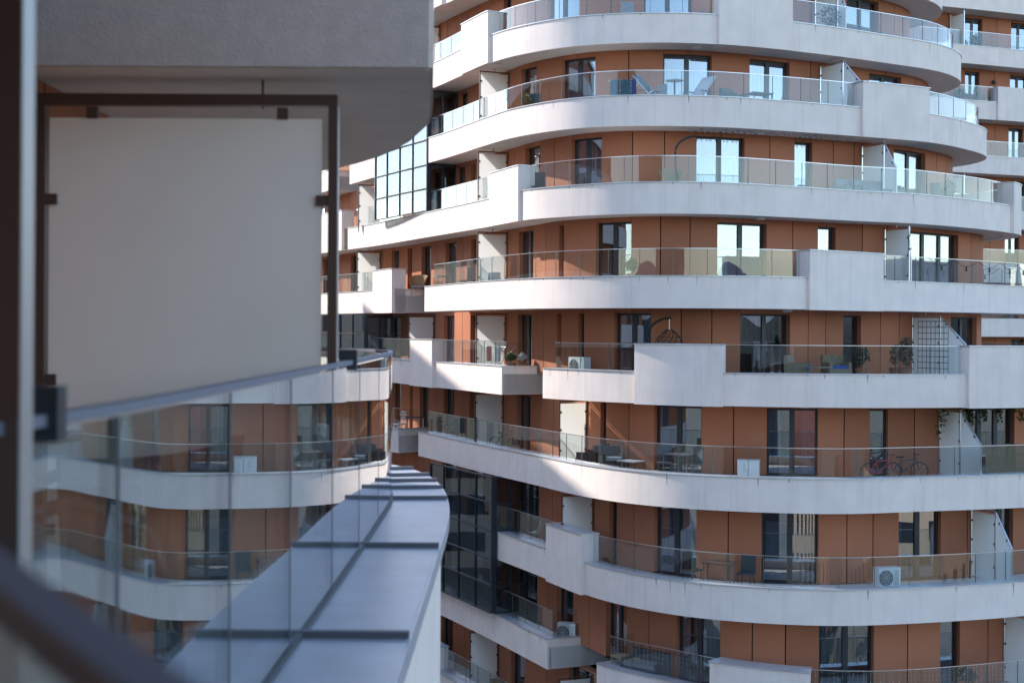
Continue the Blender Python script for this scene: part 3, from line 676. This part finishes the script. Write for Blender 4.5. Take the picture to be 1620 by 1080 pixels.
def tree(x, y, h, label, m):
    e = empty('tree', (x, y, -20), label, 'tree', 'trees in the courtyard garden'); rnd = random.Random(x * 7 + y)
    t = MB().tube([(0, 0, 0), (.1, .05, h * .4), (0, .1, h * .95)], [.22, .15, .03]); c = MB()
    for i in range(26):
        a = rnd.uniform(0, 6.28); z0 = rnd.uniform(.3, .85) * h; ln = h * .34 * (1.1 - z0 / h) + .5; el = rnd.uniform(.2, .9)
        tip = (math.cos(a) * ln, math.sin(a) * ln, z0 + ln * el); t.tube([(0, .05, z0), (tip[0] * .5, tip[1] * .5, z0 + ln * el * .4), tip], [.06, .04, .012], 5)
        for j in range(46):
            p = Vector(tip) * rnd.uniform(.55, 1.0) + Vector((0, 0, z0 * 0)); p.z = z0 + (tip[2] - z0) * rnd.uniform(.3, 1.1)
            p += Vector((rnd.gauss(0, .35), rnd.gauss(0, .35), rnd.gauss(0, .35))); u = Vector((rnd.gauss(0, 1), rnd.gauss(0, 1), rnd.gauss(0, 1))).normalized() * .16; v = u.orthogonal() * .7
            c.quad(p - u, p - v, p + u, p + v)
    t.build('trunk', M['bark'], e); c.build('crown', m, e, False)
tree(20, 6, 8.5, 'tall brownish garden tree on the dry lawn beside the path', M['twig'])
tree(26, 0, 7, 'small brownish garden tree nearest the road', M['twig'])
tree(13, 10, 6, 'low green garden tree next to the near building', M['leafdark'])
tree(33, 8, 9, 'tallest brownish garden tree on the right of the lawn', M['twig'])

# ------------------------------------------------------------------ things on the balconies
def spot(x, L, f, dy=0):
    """floor point on level L in photo column x, f = 0 just behind the glass, 1 against the wall; with the outward direction"""
    y = 520 - ZT(L) * 47; a = P[L].offset(-.42); b = W[L]
    pa, na = a.at(a.find(x, y)); pb, nb_ = b.at(b.find(x, y)); p = pa.lerp(pb + nb_ * .08, f)
    return Vector((p.x, p.y, ZT(L) - FLOOR)), math.atan2(nb_.y, nb_.x) + math.pi / 2      # local -Y looks outwards
def thing(name, x, L, f, label, cat, group=None, turn=0, dz=0):
    p, rz = spot(x, L, f); p.z += dz
    return empty(name, p, label, cat, group, rz + R(turn))
def endspot(L, x, inw, along):
    q, n = P[L].at(P[L].find(x, yrow[L])); t = Vector((-n.y, n.x)); q = q - n * inw - t * along
    return Vector((q.x, q.y, ZT(L) - FLOOR)), math.atan2(n.y, n.x) + math.pi / 2
def leg4(e, wx, wy, h, rad, m, splay=0):
    for sx in (-1, 1):
        for sy in (-1, 1): MB().tube([(sx * (wx + splay), sy * (wy + splay), 0), (sx * wx, sy * wy, h)], rad).build('leg', m, e)
def chair(x, L, f, label, m, turn=0, legm=None, group=None):
    e = thing('chair', x, L, f, label, 'chair', group, turn)
    MB().box((0, 0, .45), (.46, .46, .05)).build('seat', m, e); MB().box((0, .22, .72), (.45, .045, .52)).build('backrest', m, e)
    leg4(e, .19, .19, .43, .018, legm or m); return e
def shell_chair(x, L, f, label, turn=0):
    e = thing('shell_chair', x, L, f, label, 'chair', None, turn); rr = []
    for i in range(9):
        t = i / 8; y = -.24 + t * .5 if t < .6 else .06 + (t - .6) * .42; z = .45 if t < .5 else .45 + (t - .5) ** 1.3 * 1.05
        rr.append([(-.23, y, z + .05), (0, y + .02, z), (.23, y, z + .05), (.23, y + .02, z + .07), (0, y + .04, z + .02), (-.23, y + .02, z + .07)])
    MB().rings(rr).build('seat', M['acwhite'], e); leg4(e, .10, .10, .44, .016, M['wood'], .12); return e
def armchair(x, L, f, label, m, turn=0, wd=.75, name='armchair', cat='armchair', cush=None):
    e = thing(name, x, L, f, label, cat, None, turn)
    MB().box((0, 0, .22), (wd, .72, .32)).build('seat', m, e); MB().box((0, .32, .58), (wd, .12, .46)).build('backrest', m, e)
    for sx in (-1, 1): MB().box((sx * (wd / 2 - .05), -.03, .48), (.1, .58, .2)).build('armrest', m, e)
    n = max(1, round(wd / .7))
    for i in range(n): MB().box((-wd / 2 + .1 + (i + .5) * (wd - .2) / n, -.04, .43), ((wd - .2) / n - .02, .56, .11)).build('cushion', cush or M['grey'], e)
    return e
def basket_chair(x, L, f, label, m, turn=0):
    e = thing('basket_chair', x, L, f, label, 'chair', None, turn); rr = []
    for i in range(15):
        a = R(-28 + i * 236 / 14); top = .80 + .10 * math.sin(a) - (.12 if i in (0, 14) else 0)
        rr.append([(math.cos(a) * .30, math.sin(a) * .28, .36), (math.cos(a) * .43, math.sin(a) * .40, top), (math.cos(a) * .40, math.sin(a) * .37, top + .02), (math.cos(a) * .27, math.sin(a) * .25, .38)])
    MB().rings(rr).build('backrest', m, e); MB().lathe((0, -.02, .34), [(.01, .1), (.3, .09), (.34, .04), (.3, 0), (.01, 0)], 22).build('seat', M['grey'], e); leg4(e, .2, .2, .36, .018, m, .05); return e
def table(x, L, f, label, m, wd=.7, dp=.6, h=.72, top=None, round_=False, turn=0):
    e = thing('table', x, L, f, label, 'table', None, turn)
    if round_:
        MB().lathe((0, 0, 0), [(.01, h + .022), (wd / 2, h + .02), (wd / 2, h - .01), (.01, h - .012)], 28).build('table_top', top or m, e)
        MB().tube([(0, 0, .02), (0, 0, h - .012)], .03, 8).build('post', m, e); MB().lathe((0, 0, 0), [(.01, .03), (.24, .02), (.25, 0), (.01, 0)], 20).build('base', m, e)
    else:
        MB().box((0, 0, h), (wd, dp, .035)).build('table_top', top or m, e); leg4(e, wd / 2 - .05, dp / 2 - .05, h - .018, .02, m)
    return e
def ac_unit(x, L, f, label, wd=.82, h=.62, turn=0, mark=False):
    e = thing('air_conditioner', x, L, f, label, 'air conditioner', 'outdoor air conditioning units', turn)
    MB().box((0, 0, h / 2 + .06), (wd, .30, h)).build('casing', M['acwhite'], e)
    c = (-.12, -.155, h / 2 + .06); fm = MB(); gm = MB()
    fm.rings([[(c[0] + .24 * math.cos(a * .2618), -.152 - (.006 if k else 0), c[2] + .24 * math.sin(a * .2618)) for a in range(24)] for k in (0, 1)])
    fm.build('fan_opening', M['darkgrey'], e)
    for rd in (.07, .125, .18, .235): gm.tube([(c[0] + rd * math.cos(a * .2618), -.166, c[2] + rd * math.sin(a * .2618)) for a in range(25)], .006, 4)
    for a in range(8): gm.tube([(c[0], -.164, c[2]), (c[0] + .24 * math.cos(a * .785), -.164, c[2] + .24 * math.sin(a * .785))], .005, 4)
    gm.build('fan_grille', M['acwhite'], e); v = MB()
    for i in range(7): v.box((wd / 2 - .13, -.153, .16 + i * h * .11), (.16, .01, .018))
    v.build('vent', M['grey'], e)
    for sx in (-1, 1): MB().box((sx * wd * .33, 0, .03), (.05, .3, .06)).build('foot', M['darkgrey'], e)
    if mark: MB().tube([(wd / 2 - .1 + .035 * math.cos(a * .45), -.157, h - .02 + .035 * math.sin(a * .45)) for a in range(12)], .009, 5).build('emblem', M['red'], e)
    return e
def bush(x, L, f, label, rad, h, m, pot=True, name='shrub', cat='plant', n=420, cone=False, leaf=.06):
    e = thing(name, x, L, f, label, cat); rnd = random.Random(x)
    z0 = .38 if pot else 0
    if pot: MB().lathe((0, 0, 0), [(.01, 0), (.15, 0), (.21, .36), (.22, .4), (.19, .4), (.18, .36), (.01, .36)], 18).build('pot', M['soil'], e)
    MB().tube([(0, 0, z0 - .04), (.02, 0, z0 + h * .55)], .018).build('stem', M['bark'], e); c = MB()
    for i in range(n):
        d = Vector((rnd.gauss(0, 1), rnd.gauss(0, 1), rnd.gauss(0, 1))).normalized() * rnd.uniform(.25, 1) ** .5 * rnd.uniform(.8, 1.12)
        t = d.z * .5 + .5; k = (1.15 - t) if cone else 1
        p = Vector((d.x * rad * k, d.y * rad * k, z0 + .08 + h * t)); u = Vector((rnd.gauss(0, 1), rnd.gauss(0, 1), rnd.gauss(0, 1))).normalized() * leaf; v = u.orthogonal() * .5
        c.quad(p - u, p - v, p + u, p + v)
    c.build('foliage', m, e, False); return e
def bicycle(x, L, f, label, m, turn=0):
    e = thing('bicycle', x, L, f, label, 'bicycle', 'bicycles parked against the wall', turn)
    for sx in (-.52, .52):
        wl = MB().tube([(sx + .33 * math.cos(a * .2618), 0, .33 + .33 * math.sin(a * .2618)) for a in range(25)], .02, 6).build('wheel', M['rubber'], e)
        sp = MB()
        for a in range(8): sp.tube([(sx, 0, .33), (sx + .32 * math.cos(a * .785), 0, .33 + .32 * math.sin(a * .785))], .004, 4)
        sp.build('spokes', M['steel'], wl)
    e.scale = (.84,) * 3; fr = MB()
    for a, b in (((-.52, 0, .33), (-.12, 0, .30)), ((-.12, 0, .30), (-.2, 0, .82)), ((-.52, 0, .33), (-.18, 0, .70)), ((-.18, 0, .72), (.34, 0, .78)), ((-.12, 0, .30), (.36, 0, .68)), ((.52, 0, .33), (.33, 0, .95))): fr.tube([a, b], .022)
    fr.build('frame', m, e); MB().box((-.21, 0, .86), (.26, .13, .05)).build('saddle', M['rubber'], e)
    MB().tube([(.4, -.28, .98), (.33, -.1, .97), (.33, .1, .97), (.4, .28, .98)], .014).build('handlebar', M['rubber'], e)
def rack(x, L, f, label, cloths, turn=0):
    e = thing('drying_rack', x, L, f, label, 'drying rack', None, turn); fr = MB()
    for sy in (-.28, .28):
        fr.tube([(-.6, sy, 0), (.5, sy, .95)], .013); fr.tube([(.6, sy, 0), (-.5, sy, .95)], .013)
    for i in range(6): fr.tube([(-.5 + i * .2, -.28, .95), (-.5 + i * .2, .28, .95)], .008)
    for sy in (-.28, .28): fr.tube([(-.5, sy, .95), (.5, sy, .95)], .012)
    fr.build('rack_frame', M['steel'], e)
    for i, (cx, wd, m) in enumerate(cloths):
        rr = [[(cx - wd / 2 + wd * j / 8, -.295 + .02 * math.sin(j * 1.7 + i), .96 - k * .55) for j in range(9)] + [(cx + wd / 2 - wd * j / 8, -.315 + .02 * math.sin((8 - j) * 1.7 + i), .96 - k * .55) for j in range(9)] for k in (0, .5, 1)]
        MB().rings(rr).build('laundry', m, e)
def deck_chair(x, L, f, label, m, turn=0):
    e = thing('deck_chair', x, L, f, label, 'chair', None, turn)
    for sx in (-.28, .28):
        MB().tube([(sx, -.6, .02), (sx, .45, 1.15)], .02).build('frame_rail', M['steel'], e); MB().tube([(sx, .4, 0), (sx, -.35, .62)], .02).build('leg', M['steel'], e)
        MB().tube([(sx, -.35, .62), (sx, .25, .64)], .022).build('armrest', M['darkgrey'], e)
    MB().rings([[(-.26, -.45 + t * .9, .2 + .12 * abs(t - .35) + t * .92), (.26, -.45 + t * .9, .2 + .12 * abs(t - .35) + t * .92), (.26, -.43 + t * .9, .19 + .12 * abs(t - .35) + t * .92), (-.26, -.43 + t * .9, .19 + .12 * abs(t - .35) + t * .92)] for t in [i / 8 for i in range(9)]]).build('seat', m, e)
def egg_chair(x, L, f, label, m, turn=0, flip=1, pod=True):
    e = thing('hanging_chair', x, L, f, label, 'hanging chair', None, turn); st = MB()
    st.tube([(-flip * (.55 + .12 * math.sin(t * 3.1)) + flip * max(0, t - .55) ** 1.4 * 1.9, .1, .04 + 1.95 * math.sin(min(t, 1) * 1.5708)) for t in [i / 14 for i in range(15)]], .035, 8)
    st.build('stand', M['black'], e)
    MB().lathe((-.1 * flip, .1, 0), [(.01, .06), (.48, .05), (.5, 0), (.01, 0)], 24).build('base', M['black'], e)
    if not pod: return
    MB().tube([(0, .1, 1.97), (0, .1, 1.62)], .012).build('chain', M['steel'], e); b = MB()
    for k in range(14):                                            # open woven pod: meridian canes and hoops
        a = 2 * math.pi * k / 14
        if abs(a - 4.71) < .55: continue
        b.tube([(math.cos(a + .25 * j) * .48 * math.sin(min(1, .04 + j / 9) * 3.0) ** .8, .1 + math.sin(a + .25 * j) * .42 * math.sin(min(1, .04 + j / 9) * 3.0) ** .8, 1.62 - 1.15 * j / 9) for j in range(10)], .014, 5)
    for j in range(2, 9):
        rd = .48 * math.sin((.04 + j / 9) * 3.0 if .04 + j / 9 < 1 else 3.0) ** .8; b.tube([(math.cos(a * .2618 - 1.0) * rd, .1 + math.sin(a * .2618 - 1.0) * rd * .88, 1.62 - 1.15 * j / 9) for a in range(21)], .012, 5)
    b.build('pod', m, e); MB().lathe((0, .1, .5), [(.01, .16), (.34, .14), (.38, .06), (.3, 0), (.01, 0)], 20).build('cushion', M['grey'], e)

# level 1
bush(1312, 1, .25, 'round dark leafed shrub on the topmost balcony in front of the screen', .42, .85, M['leafdark'])
armchair(1368, 1, .3, 'dark two seat sofa on the topmost right balcony', M['darkgrey'], wd=1.3, name='sofa', cat='sofa')
chair(996, 1, .4, 'small light metal chair on the topmost balcony between two windows', M['grey'], 20)
# level 2
bush(834, 2, .3, 'small thin potted plant left of the narrow window', .18, .5, M['leaf'], n=120)
chair(846, 2, .5, 'dark chair below the narrow window with a plant beside it', M['darkgrey'], 40)
rack(988, 2, .35, 'folding drying rack hung with dark teal towels', [(-.28, .3, M['teal']), (.08, .34, M['teal']), (.36, .16, M['blue'])])
deck_chair(1026, 2, .4, 'dark blue reclining deck chair next to the drying rack', M['teal'], 60)
table(1067, 2, .3, 'round bistro table with white top before the wide glass door', M['darkgrey'], wd=.62, h=.95, top=M['acwhite'], round_=True)
deck_chair(1108, 2, .4, 'pale folding chair to the right of the round white table', M['curtain'], -60)
chair(1040, 2, .7, 'light steel chair between deck chair and round white table', M['grey'], -50)
armchair(1160, 2, .35, 'dark high backed lounge seat between the two glass doors', M['darkgrey'], 20, wd=.6)
table(1200, 2, .25, 'low dark table below the right glass door of the second balcony', M['darkgrey'], wd=.8, h=.62)
# level 3
chair(853, 3, .2, 'dark rounded chair tucked behind the tall parapet block', M['black'], 60)
egg_chair(1100, 3, .55, 'slim curved black hanging chair stand beside the white curtained door', M['wicker'], 0, 1, False)
basket_chair(1062, 3, .5, 'brown wicker armchair left of the curved black stand', M['wicker'], 10)
armchair(1390, 3, .3, 'long grey sofa in front of the slanted screen', M['grey'], 0, wd=1.9, name='sofa', cat='sofa')
armchair(1345, 3, .35, 'grey corner seat at the left end of the long sofa', M['grey'], 0, wd=.8)
chair(1484, 3, .5, 'folding chair leaning beside the right glass door', M['darkgrey'], 70)
bush(1512, 3, .3, 'bushy potted plant low behind the curved glass end', .28, .5, M['leafdark'], n=260)
bush(1537, 3, .3, 'tall spindly plant at the far curved end of the long railing', .22, .9, M['leaf'], n=200)
# level 4
basket_chair(664, 4, .7, 'round wicker armchair at the corner of the sunlit west balcony', M['wicker'], 50)
table(700, 4, .35, 'small steel table behind the left end of the railing', M['steel'], wd=.6, h=.7, top=M['grey'])
chair(740, 4, .5, 'dark slatted chair next to the small steel table', M['darkgrey'], -60)
ac_unit(781, 4, .55, 'grey air conditioner standing before the sunlit frosted screen', turn=0)
bush(1000, 4, .5, 'small potted plant beside the dark double door', .2, .45, M['leaf'], n=140)
# level 5
ac_unit(918, 5, .35, 'air conditioner with small red emblem left of the tall parapet block', mark=True)
rack(793, 5, .4, 'drying rack with red and pale laundry near the corner glass', [(-.3, .22, M['red']), (.1, .3, M['curtain'])], 30)
e = bush(822, 5, .35, 'green potted plant at the sunlit glass corner', .22, .3, M['leaf'], n=160); e.location = endspot(5, 794, .55, .4)[0]
e = bush(838, 5, .35, 'pale flowering plant in a pot at the glass corner', .18, .28, M['curtain'], n=120); e.location = endspot(5, 794, 1.05, .45)[0]
egg_chair(1058, 5, .4, 'brown woven hanging chair on a curved dark stand behind the parapet', M['bronze'], 0, 1)
armchair(1262, 5, .5, 'bamboo armchair with blue cushion, left one of the pair', M['reed'], 25, cush=M['blue'])
armchair(1322, 5, .5, 'bamboo armchair with blue cushion, right one of the pair', M['reed'], -25, cush=M['blue'])
table(1292, 5, .3, 'low bamboo coffee table between two bamboo armchairs', M['reed'], wd=.7, h=.45)
bush(1362, 5, .4, 'bushy potted plant right of the bamboo seats', .3, .7, M['leafdark'], n=260)
bush(1432, 5, .4, 'tall dark green plant beside the trellis screen', .28, 1.0, M['leafdark'], n=260)
bush(1415, 5, .5, 'reddish dried plant in a pot left of the trellis', .2, .8, M['twig'], n=160)
e = thing('trellis', 1476, 5, .55, 'dark square lattice trellis on the frosted screen', 'trellis', None, 90); t = MB()
for i in range(8): t.tube([(-.6 + i * .17, .08, .1), (-.6 + i * .17, .08, 1.95)], .012, 4)
for i in range(10): t.tube([(-.6, .09, .15 + i * .2), (.6, .09, .15 + i * .2)], .012, 4)
t.build('lattice', M['darkgrey'], e)
# level 6
armchair(938, 6, .5, 'black rattan sofa in the sunbeam by the white screen', M['black'], -60, wd=1.3, name='sofa', cat='sofa')
armchair(968, 6, .45, 'black rattan armchair facing the low glass table', M['black'], 60)
table(1000, 6, .4, 'low black rattan table with pale top beside the armchair', M['black'], wd=.75, h=.42, top=M['grey'])
chair(1052, 6, .4, 'black chair with white cloth before the left double door', M['darkgrey'], 30)
table(1075, 6, .4, 'dark dining table in front of the left double door', M['darkgrey'], wd=.9, h=.74)
chair(1097, 6, .4, 'black dining chair at the right end of the dark table', M['darkgrey'], -30)
e = thing('storage_box', 1185, 6, .6, 'white storage box standing between the two double doors', 'box')
MB().box((0, 0, .30), (.66, .4, .56)).build('body', M['acwhite'], e); MB().box((0, 0, .6), (.68, .42, .03)).build('lid', M['acwhite'], e)
MB().tube([(-.12, -.21, .5), (-.12, -.24, .46), (-.12, -.24, .3), (-.06, -.24, .27)], .012).build('handle', M['steel'], e)
bicycle(1393, 6, .55, 'red bicycle leaning below the narrow window', M['red'], 8)
bicycle(1432, 6, .6, 'dark bicycle parked to the right of the red one', M['darkgrey'], -6)
chair(722, 6, .35, 'dark chair behind the left end of the long curved railing', M['black'], 40)
bicycle(800, 6, .5, 'black bicycle standing before the shaded frosted screen', M['rubber'], 30)
table(690, 6, .4, 'dark round table at the tip of the curved balcony', M['darkgrey'], wd=.7, round_=True)
bush(708, 6, .3, 'low leafy plant at the tip of the curved balcony', .22, .35, M['leafdark'], n=140)
e = thing('reed_screen', 1595, 6, .03, 'brown reed privacy mat fixed behind the glass at the right edge', 'reed mat'); t = MB(); rn = random.Random(4)
for i in range(90): t.tube([(-.9 + i * .022, 0, .28), (-.9 + i * .022 + rn.uniform(-.01, .01), 0, 1.12 + rn.uniform(0, .08))], .009, 4)
t.build('reeds', M['reed'], e); MB().tube([(-.92, .012, .5), (1.1, .012, .5)], .006).build('wire', M['steel'], e); MB().tube([(-.92, .012, .95), (1.1, .012, .95)], .006).build('wire', M['steel'], e)
e = thing('hanging_ivy', 1550, 6, .8, 'trailing green ivy hanging from the ceiling above the right windows', 'ivy'); rn = random.Random(8); lv = MB(); st = MB()
for i in range(26):
    x = rn.uniform(-1.7, 1.5); ln = rn.choice((.15, .25, .3, .6, .9)); y = rn.uniform(-.25, .1); z = 2.27
    st.tube([(x, y, z), (x + .05, y, z - ln * .5), (x + .02, y - .03, z - ln)], .005, 4)
    for j in range(int(ln * 60)):
        p = Vector((x + rn.gauss(0, .07), y + rn.gauss(0, .05), z - rn.uniform(0, ln))); u = Vector((rn.gauss(0, 1), rn.gauss(0, 1), rn.gauss(0, 1))).normalized() * .05; v = u.orthogonal() * .6; lv.quad(p - u, p - v, p + u, p + v)
lv.build('leaves', M['leaf'], e, False); st.build('stems', M['bark'], e)
# west wing of level 6
q, n = P[6].at(P[6].find(638, 670)); q = q - n * 1.0
e = empty('table', (q.x - .3, q.y, ZT(6) - FLOOR), 'small pale legged table on the set back west balcony', 'table'); MB().box((0, 0, .78), (.8, .6, .035)).build('table_top', M['darkgrey'], e); leg4(e, .35, .25, .76, .02, M['steel'])
e = empty('chair', (q.x - 1.0, q.y + .5, ZT(6) - FLOOR), 'white slatted chair behind the table on the west balcony', 'chair', rz=-1.0)
MB().box((0, 0, .46), (.45, .45, .04)).build('seat', M['acwhite'], e); bk = MB()
for i in range(4): bk.box((0, .21, .62 + i * .12), (.44, .03, .06))
bk.build('backrest', M['acwhite'], e); leg4(e, .19, .19, .45, .018, M['acwhite'])
# level 7
shell_chair(851, 7, .3, 'white shell chair with wooden legs left of the tall parapet block', -50)
chair(1096, 7, .4, 'black dining chair at the left end of the brown table', M['black'], 70)
table(1138, 7, .4, 'small dark brown table between two black chairs', M['darkgrey'], wd=.9, h=.74, top=M['bronze'])
chair(1181, 7, .45, 'tall dark chair to the right of the brown table', M['darkgrey'], -10)
ac_unit(1402, 7, .5, 'large white air conditioner with round fan on the lowest full balcony', wd=.74, h=.60)
# level 8
e = ac_unit(908, 8, .45, 'pale air conditioner on the lower corner balcony at the end of the wing', wd=.62, h=.62); p, rz = endspot(8, 866, .95, .45); e.location = p; e.rotation_euler.z = rz + R(50)
armchair(1022, 8, .35, 'dark cushioned bench behind the curtain of string lights', M['darkgrey'], 10, wd=1.4, name='sofa', cat='sofa')
table(990, 8, .35, 'slatted wooden low table by the dark bench', M['wood'], wd=.8, h=.5)
bush(1530, 8, .3, 'dark leafy plant low behind the bottom right railing', .3, .5, M['leafdark'], n=220)
def light_curtain(L, x0, x1, label, zlo, seed):
    cv = P[L].offset(-.34); y = 520 - ZT(L) * 47; a, b = cv.find(x0, y), cv.find(x1, y); rn = random.Random(seed); w_ = MB(); g = MB(); zt = ZT(L) + .84
    q0, _ = cv.at((a + b) / 2); e = empty('string_lights', (q0.x, q0.y, ZT(L)), label, 'string lights', 'curtains of string lights on the railings'); s = a
    while s < b:
        q, n = cv.at(s); ln = rn.uniform(.45, .8)
        w_.tube([(q.x, q.y, zt), (q.x + rn.uniform(-.02, .02), q.y, zt - ln)], .002, 4)
        for j in range(int(ln / .14)): g.lathe((q.x + rn.uniform(-.02, .02), q.y, zt - .05 - j * .14 + rn.uniform(-.03, .03)), [(.002, .016), (.009, 0), (.002, -.016)], 5)
        s += rn.uniform(.1, .2)
    w_.strip(cv, a, b, .006, -.006, zt - .002, zt + .008)
    inv = Matrix.Translation(-e.location)
    for o in (w_.build('wire', M['curtain'], e), g.build('bulbs', M['bulb'], e)): o.matrix_parent_inverse = inv
light_curtain(8, 968, 1122, 'curtain of tiny string lights on the curved railing left of the bottom parapet block', 0, 3)
light_curtain(8, 1290, 1600, 'curtain of tiny string lights on the bottom right railing', 0, 5)
cv = P[4].offset(-.28); a, b = cv.find(1470, 440), cv.find(1640, 440); q0, _ = cv.at(a)
e = empty('festoon_lights', (q0.x, q0.y, ZT(4)), 'dark festoon cable with hanging bulbs looped along the right railing', 'string lights'); cb = MB(); bl = MB(); sk = MB(); pts = []
n = 9
for i in range(n * 8 + 1):
    s = a + (b - a) * i / (n * 8); q, _ = cv.at(s); t = (i % 8) / 8; z = ZT(4) + .84 - .22 * 4 * t * (1 - t); pts.append((q.x, q.y, z))
    if i % 8 == 4: sk.lathe((q.x, q.y, z - .07), [(.01, .07), (.025, .06), (.025, 0), (.01, -.005)], 8); bl.lathe((q.x, q.y, z - .14), [(.005, .07), (.035, .045), (.042, .01), (.02, -.03), (.004, -.036)], 10)
cb.tube(pts, .008, 5); inv = Matrix.Translation(-e.location)
for o in (cb.build('cable', M['rubber'], e), sk.build('sockets', M['rubber'], e), bl.build('bulbs', M['darkgrey'], e)): o.matrix_parent_inverse = inv
cv = W[3].offset(.9); a, b = cv.find(1090, 205), cv.find(1340, 215); q0, _ = cv.at(a)
e = empty('fairy_lights', (q0.x, q0.y, ZT(2) - HF), 'thin string of fairy lights under the ceiling above the third balcony doors', 'string lights'); cb = MB(); bl = MB(); pts = []
for i in range(8 * 14 + 1):
    q, _ = cv.at(a + (b - a) * i / (8 * 14)); t = (i % 8) / 8; z = ZT(2) - HF - .01 - .09 * 4 * t * (1 - t); pts.append((q.x, q.y, z))
    if i % 4 == 2: bl.lathe((q.x, q.y, z - .03), [(.004, .03), (.022, 0), (.004, -.03)], 6)
cb.tube(pts, .006, 4); inv = Matrix.Translation(-e.location)
for o in (cb.build('cable', M['rubber'], e), bl.build('bulbs', M['bulb'], e)): o.matrix_parent_inverse = inv
# woven basket at the bottom of the wing
p = Vector((-.46, 54.0, -13.6)); e = empty('basket', p, 'round woven basket planter beside the low white wall at the bottom', 'basket')
MB().lathe((0, 0, 0), [(.01, 0), (.2, 0), (.27, .18), (.30, .28), (.27, .28), (.24, .18), (.01, .06)], 20).build('bowl', M['wicker'], e)
# plants on the block further off
def rspot(x, zt, back=.9):
    q, n = RC.at(RC.find(x, 524 - zt * 28.3)); q = q - n * back; return (q.x, q.y, zt - .3)
def rplant(x, k, label, rad, h, m, cone=False):
    e = empty('potted_plant', rspot(x, .74 + 3.03 * k), label, 'plant'); rn = random.Random(x)
    MB().lathe((0, 0, 0), [(.01, 0), (.17, 0), (.22, .4), (.01, .4)], 14).build('pot', M['soil'], e); c = MB()
    for i in range(240):
        d = Vector((rn.gauss(0, 1), rn.gauss(0, 1), rn.gauss(0, 1))).normalized() * rn.uniform(.5, 1); t = d.z * .5 + .5; kk = 1.15 - t if cone else 1
        p = Vector((d.x * rad * kk, d.y * rad * kk, .4 + h * t)); u = Vector((rn.gauss(0, 1), rn.gauss(0, 1), rn.gauss(0, 1))).normalized() * .08; v = u.orthogonal() * .5; c.quad(p - u, p - v, p + u, p + v)
    c.build('foliage', m, e, False)
rplant(1561, 4, 'slim dark conical shrub on the distant block beside its parapet', .22, 1.0, M['leafdark'], True)
rplant(1611, 0, 'bright green bushy plant above the low distant parapet', .35, .9, M['leaf'])
rplant(1535, 4, 'round leafy plant in front of the distant door', .32, .7, M['leafdark'])
rplant(1561, 5, 'large dark round plant behind the topmost distant railing', .38, .8, M['leafdark'])
q, n = RW.at(RW.find(1571, 127)); e = empty('wall_lamp', (q.x + n.x * .1, q.y + n.y * .1, .74 + 3.03 * 4 + 1.35), 'small dark wall lamp on the terracotta cladding of the distant block', 'lamp')
MB().lathe((0, 0, 0), [(.02, .14), (.1, .05), (.13, -.08), (.11, -.08), (.02, .02)], 14).build('shade', M['darkgrey'], e); MB().box((-n.x * .06, -n.y * .06, .08), (.06, .12, .06), (-n.y, n.x)).build('bracket', M['darkgrey'], e)

# ------------------------------------------------------------------ furniture behind the near glass
e = empty('lounge_chair', (-1.24, 4.35, -1.32), 'brown wicker lounge chair with bent tubular arms behind the near glass railing', 'chair', rz=R(-72))
sh = MB(); rr = []
for i in range(13):
    a = R(-20 + i * 220 / 12)
    rr.append([(math.cos(a) * .36, math.sin(a) * .36, .45), (math.cos(a) * .42, math.sin(a) * .42, .98 - .1 * abs(math.cos(a))), (math.cos(a) * .38, math.sin(a) * .38, .98 - .1 * abs(math.cos(a))), (math.cos(a) * .33, math.sin(a) * .33, .45)])
sh.rings(rr); sh.build('backrest', M['bronze'], e); MB().lathe((0, -.05, .36), [(.01, .12), (.36, .1), (.38, .04), (.3, 0), (.01, 0)], 24).build('seat', M['grey'], e)
for sx in (-1, 1):
    MB().tube([(sx * .40, .2, .0), (sx * .41, .18, .5), (sx * .42, .1, .75), (sx * .42, -.1, .84), (sx * .42, -.28, .78), (sx * .42, -.36, .6), (sx * .41, -.38, .3), (sx * .40, -.40, 0)], .022, 8).build('arm_frame', M['bronze'], e)
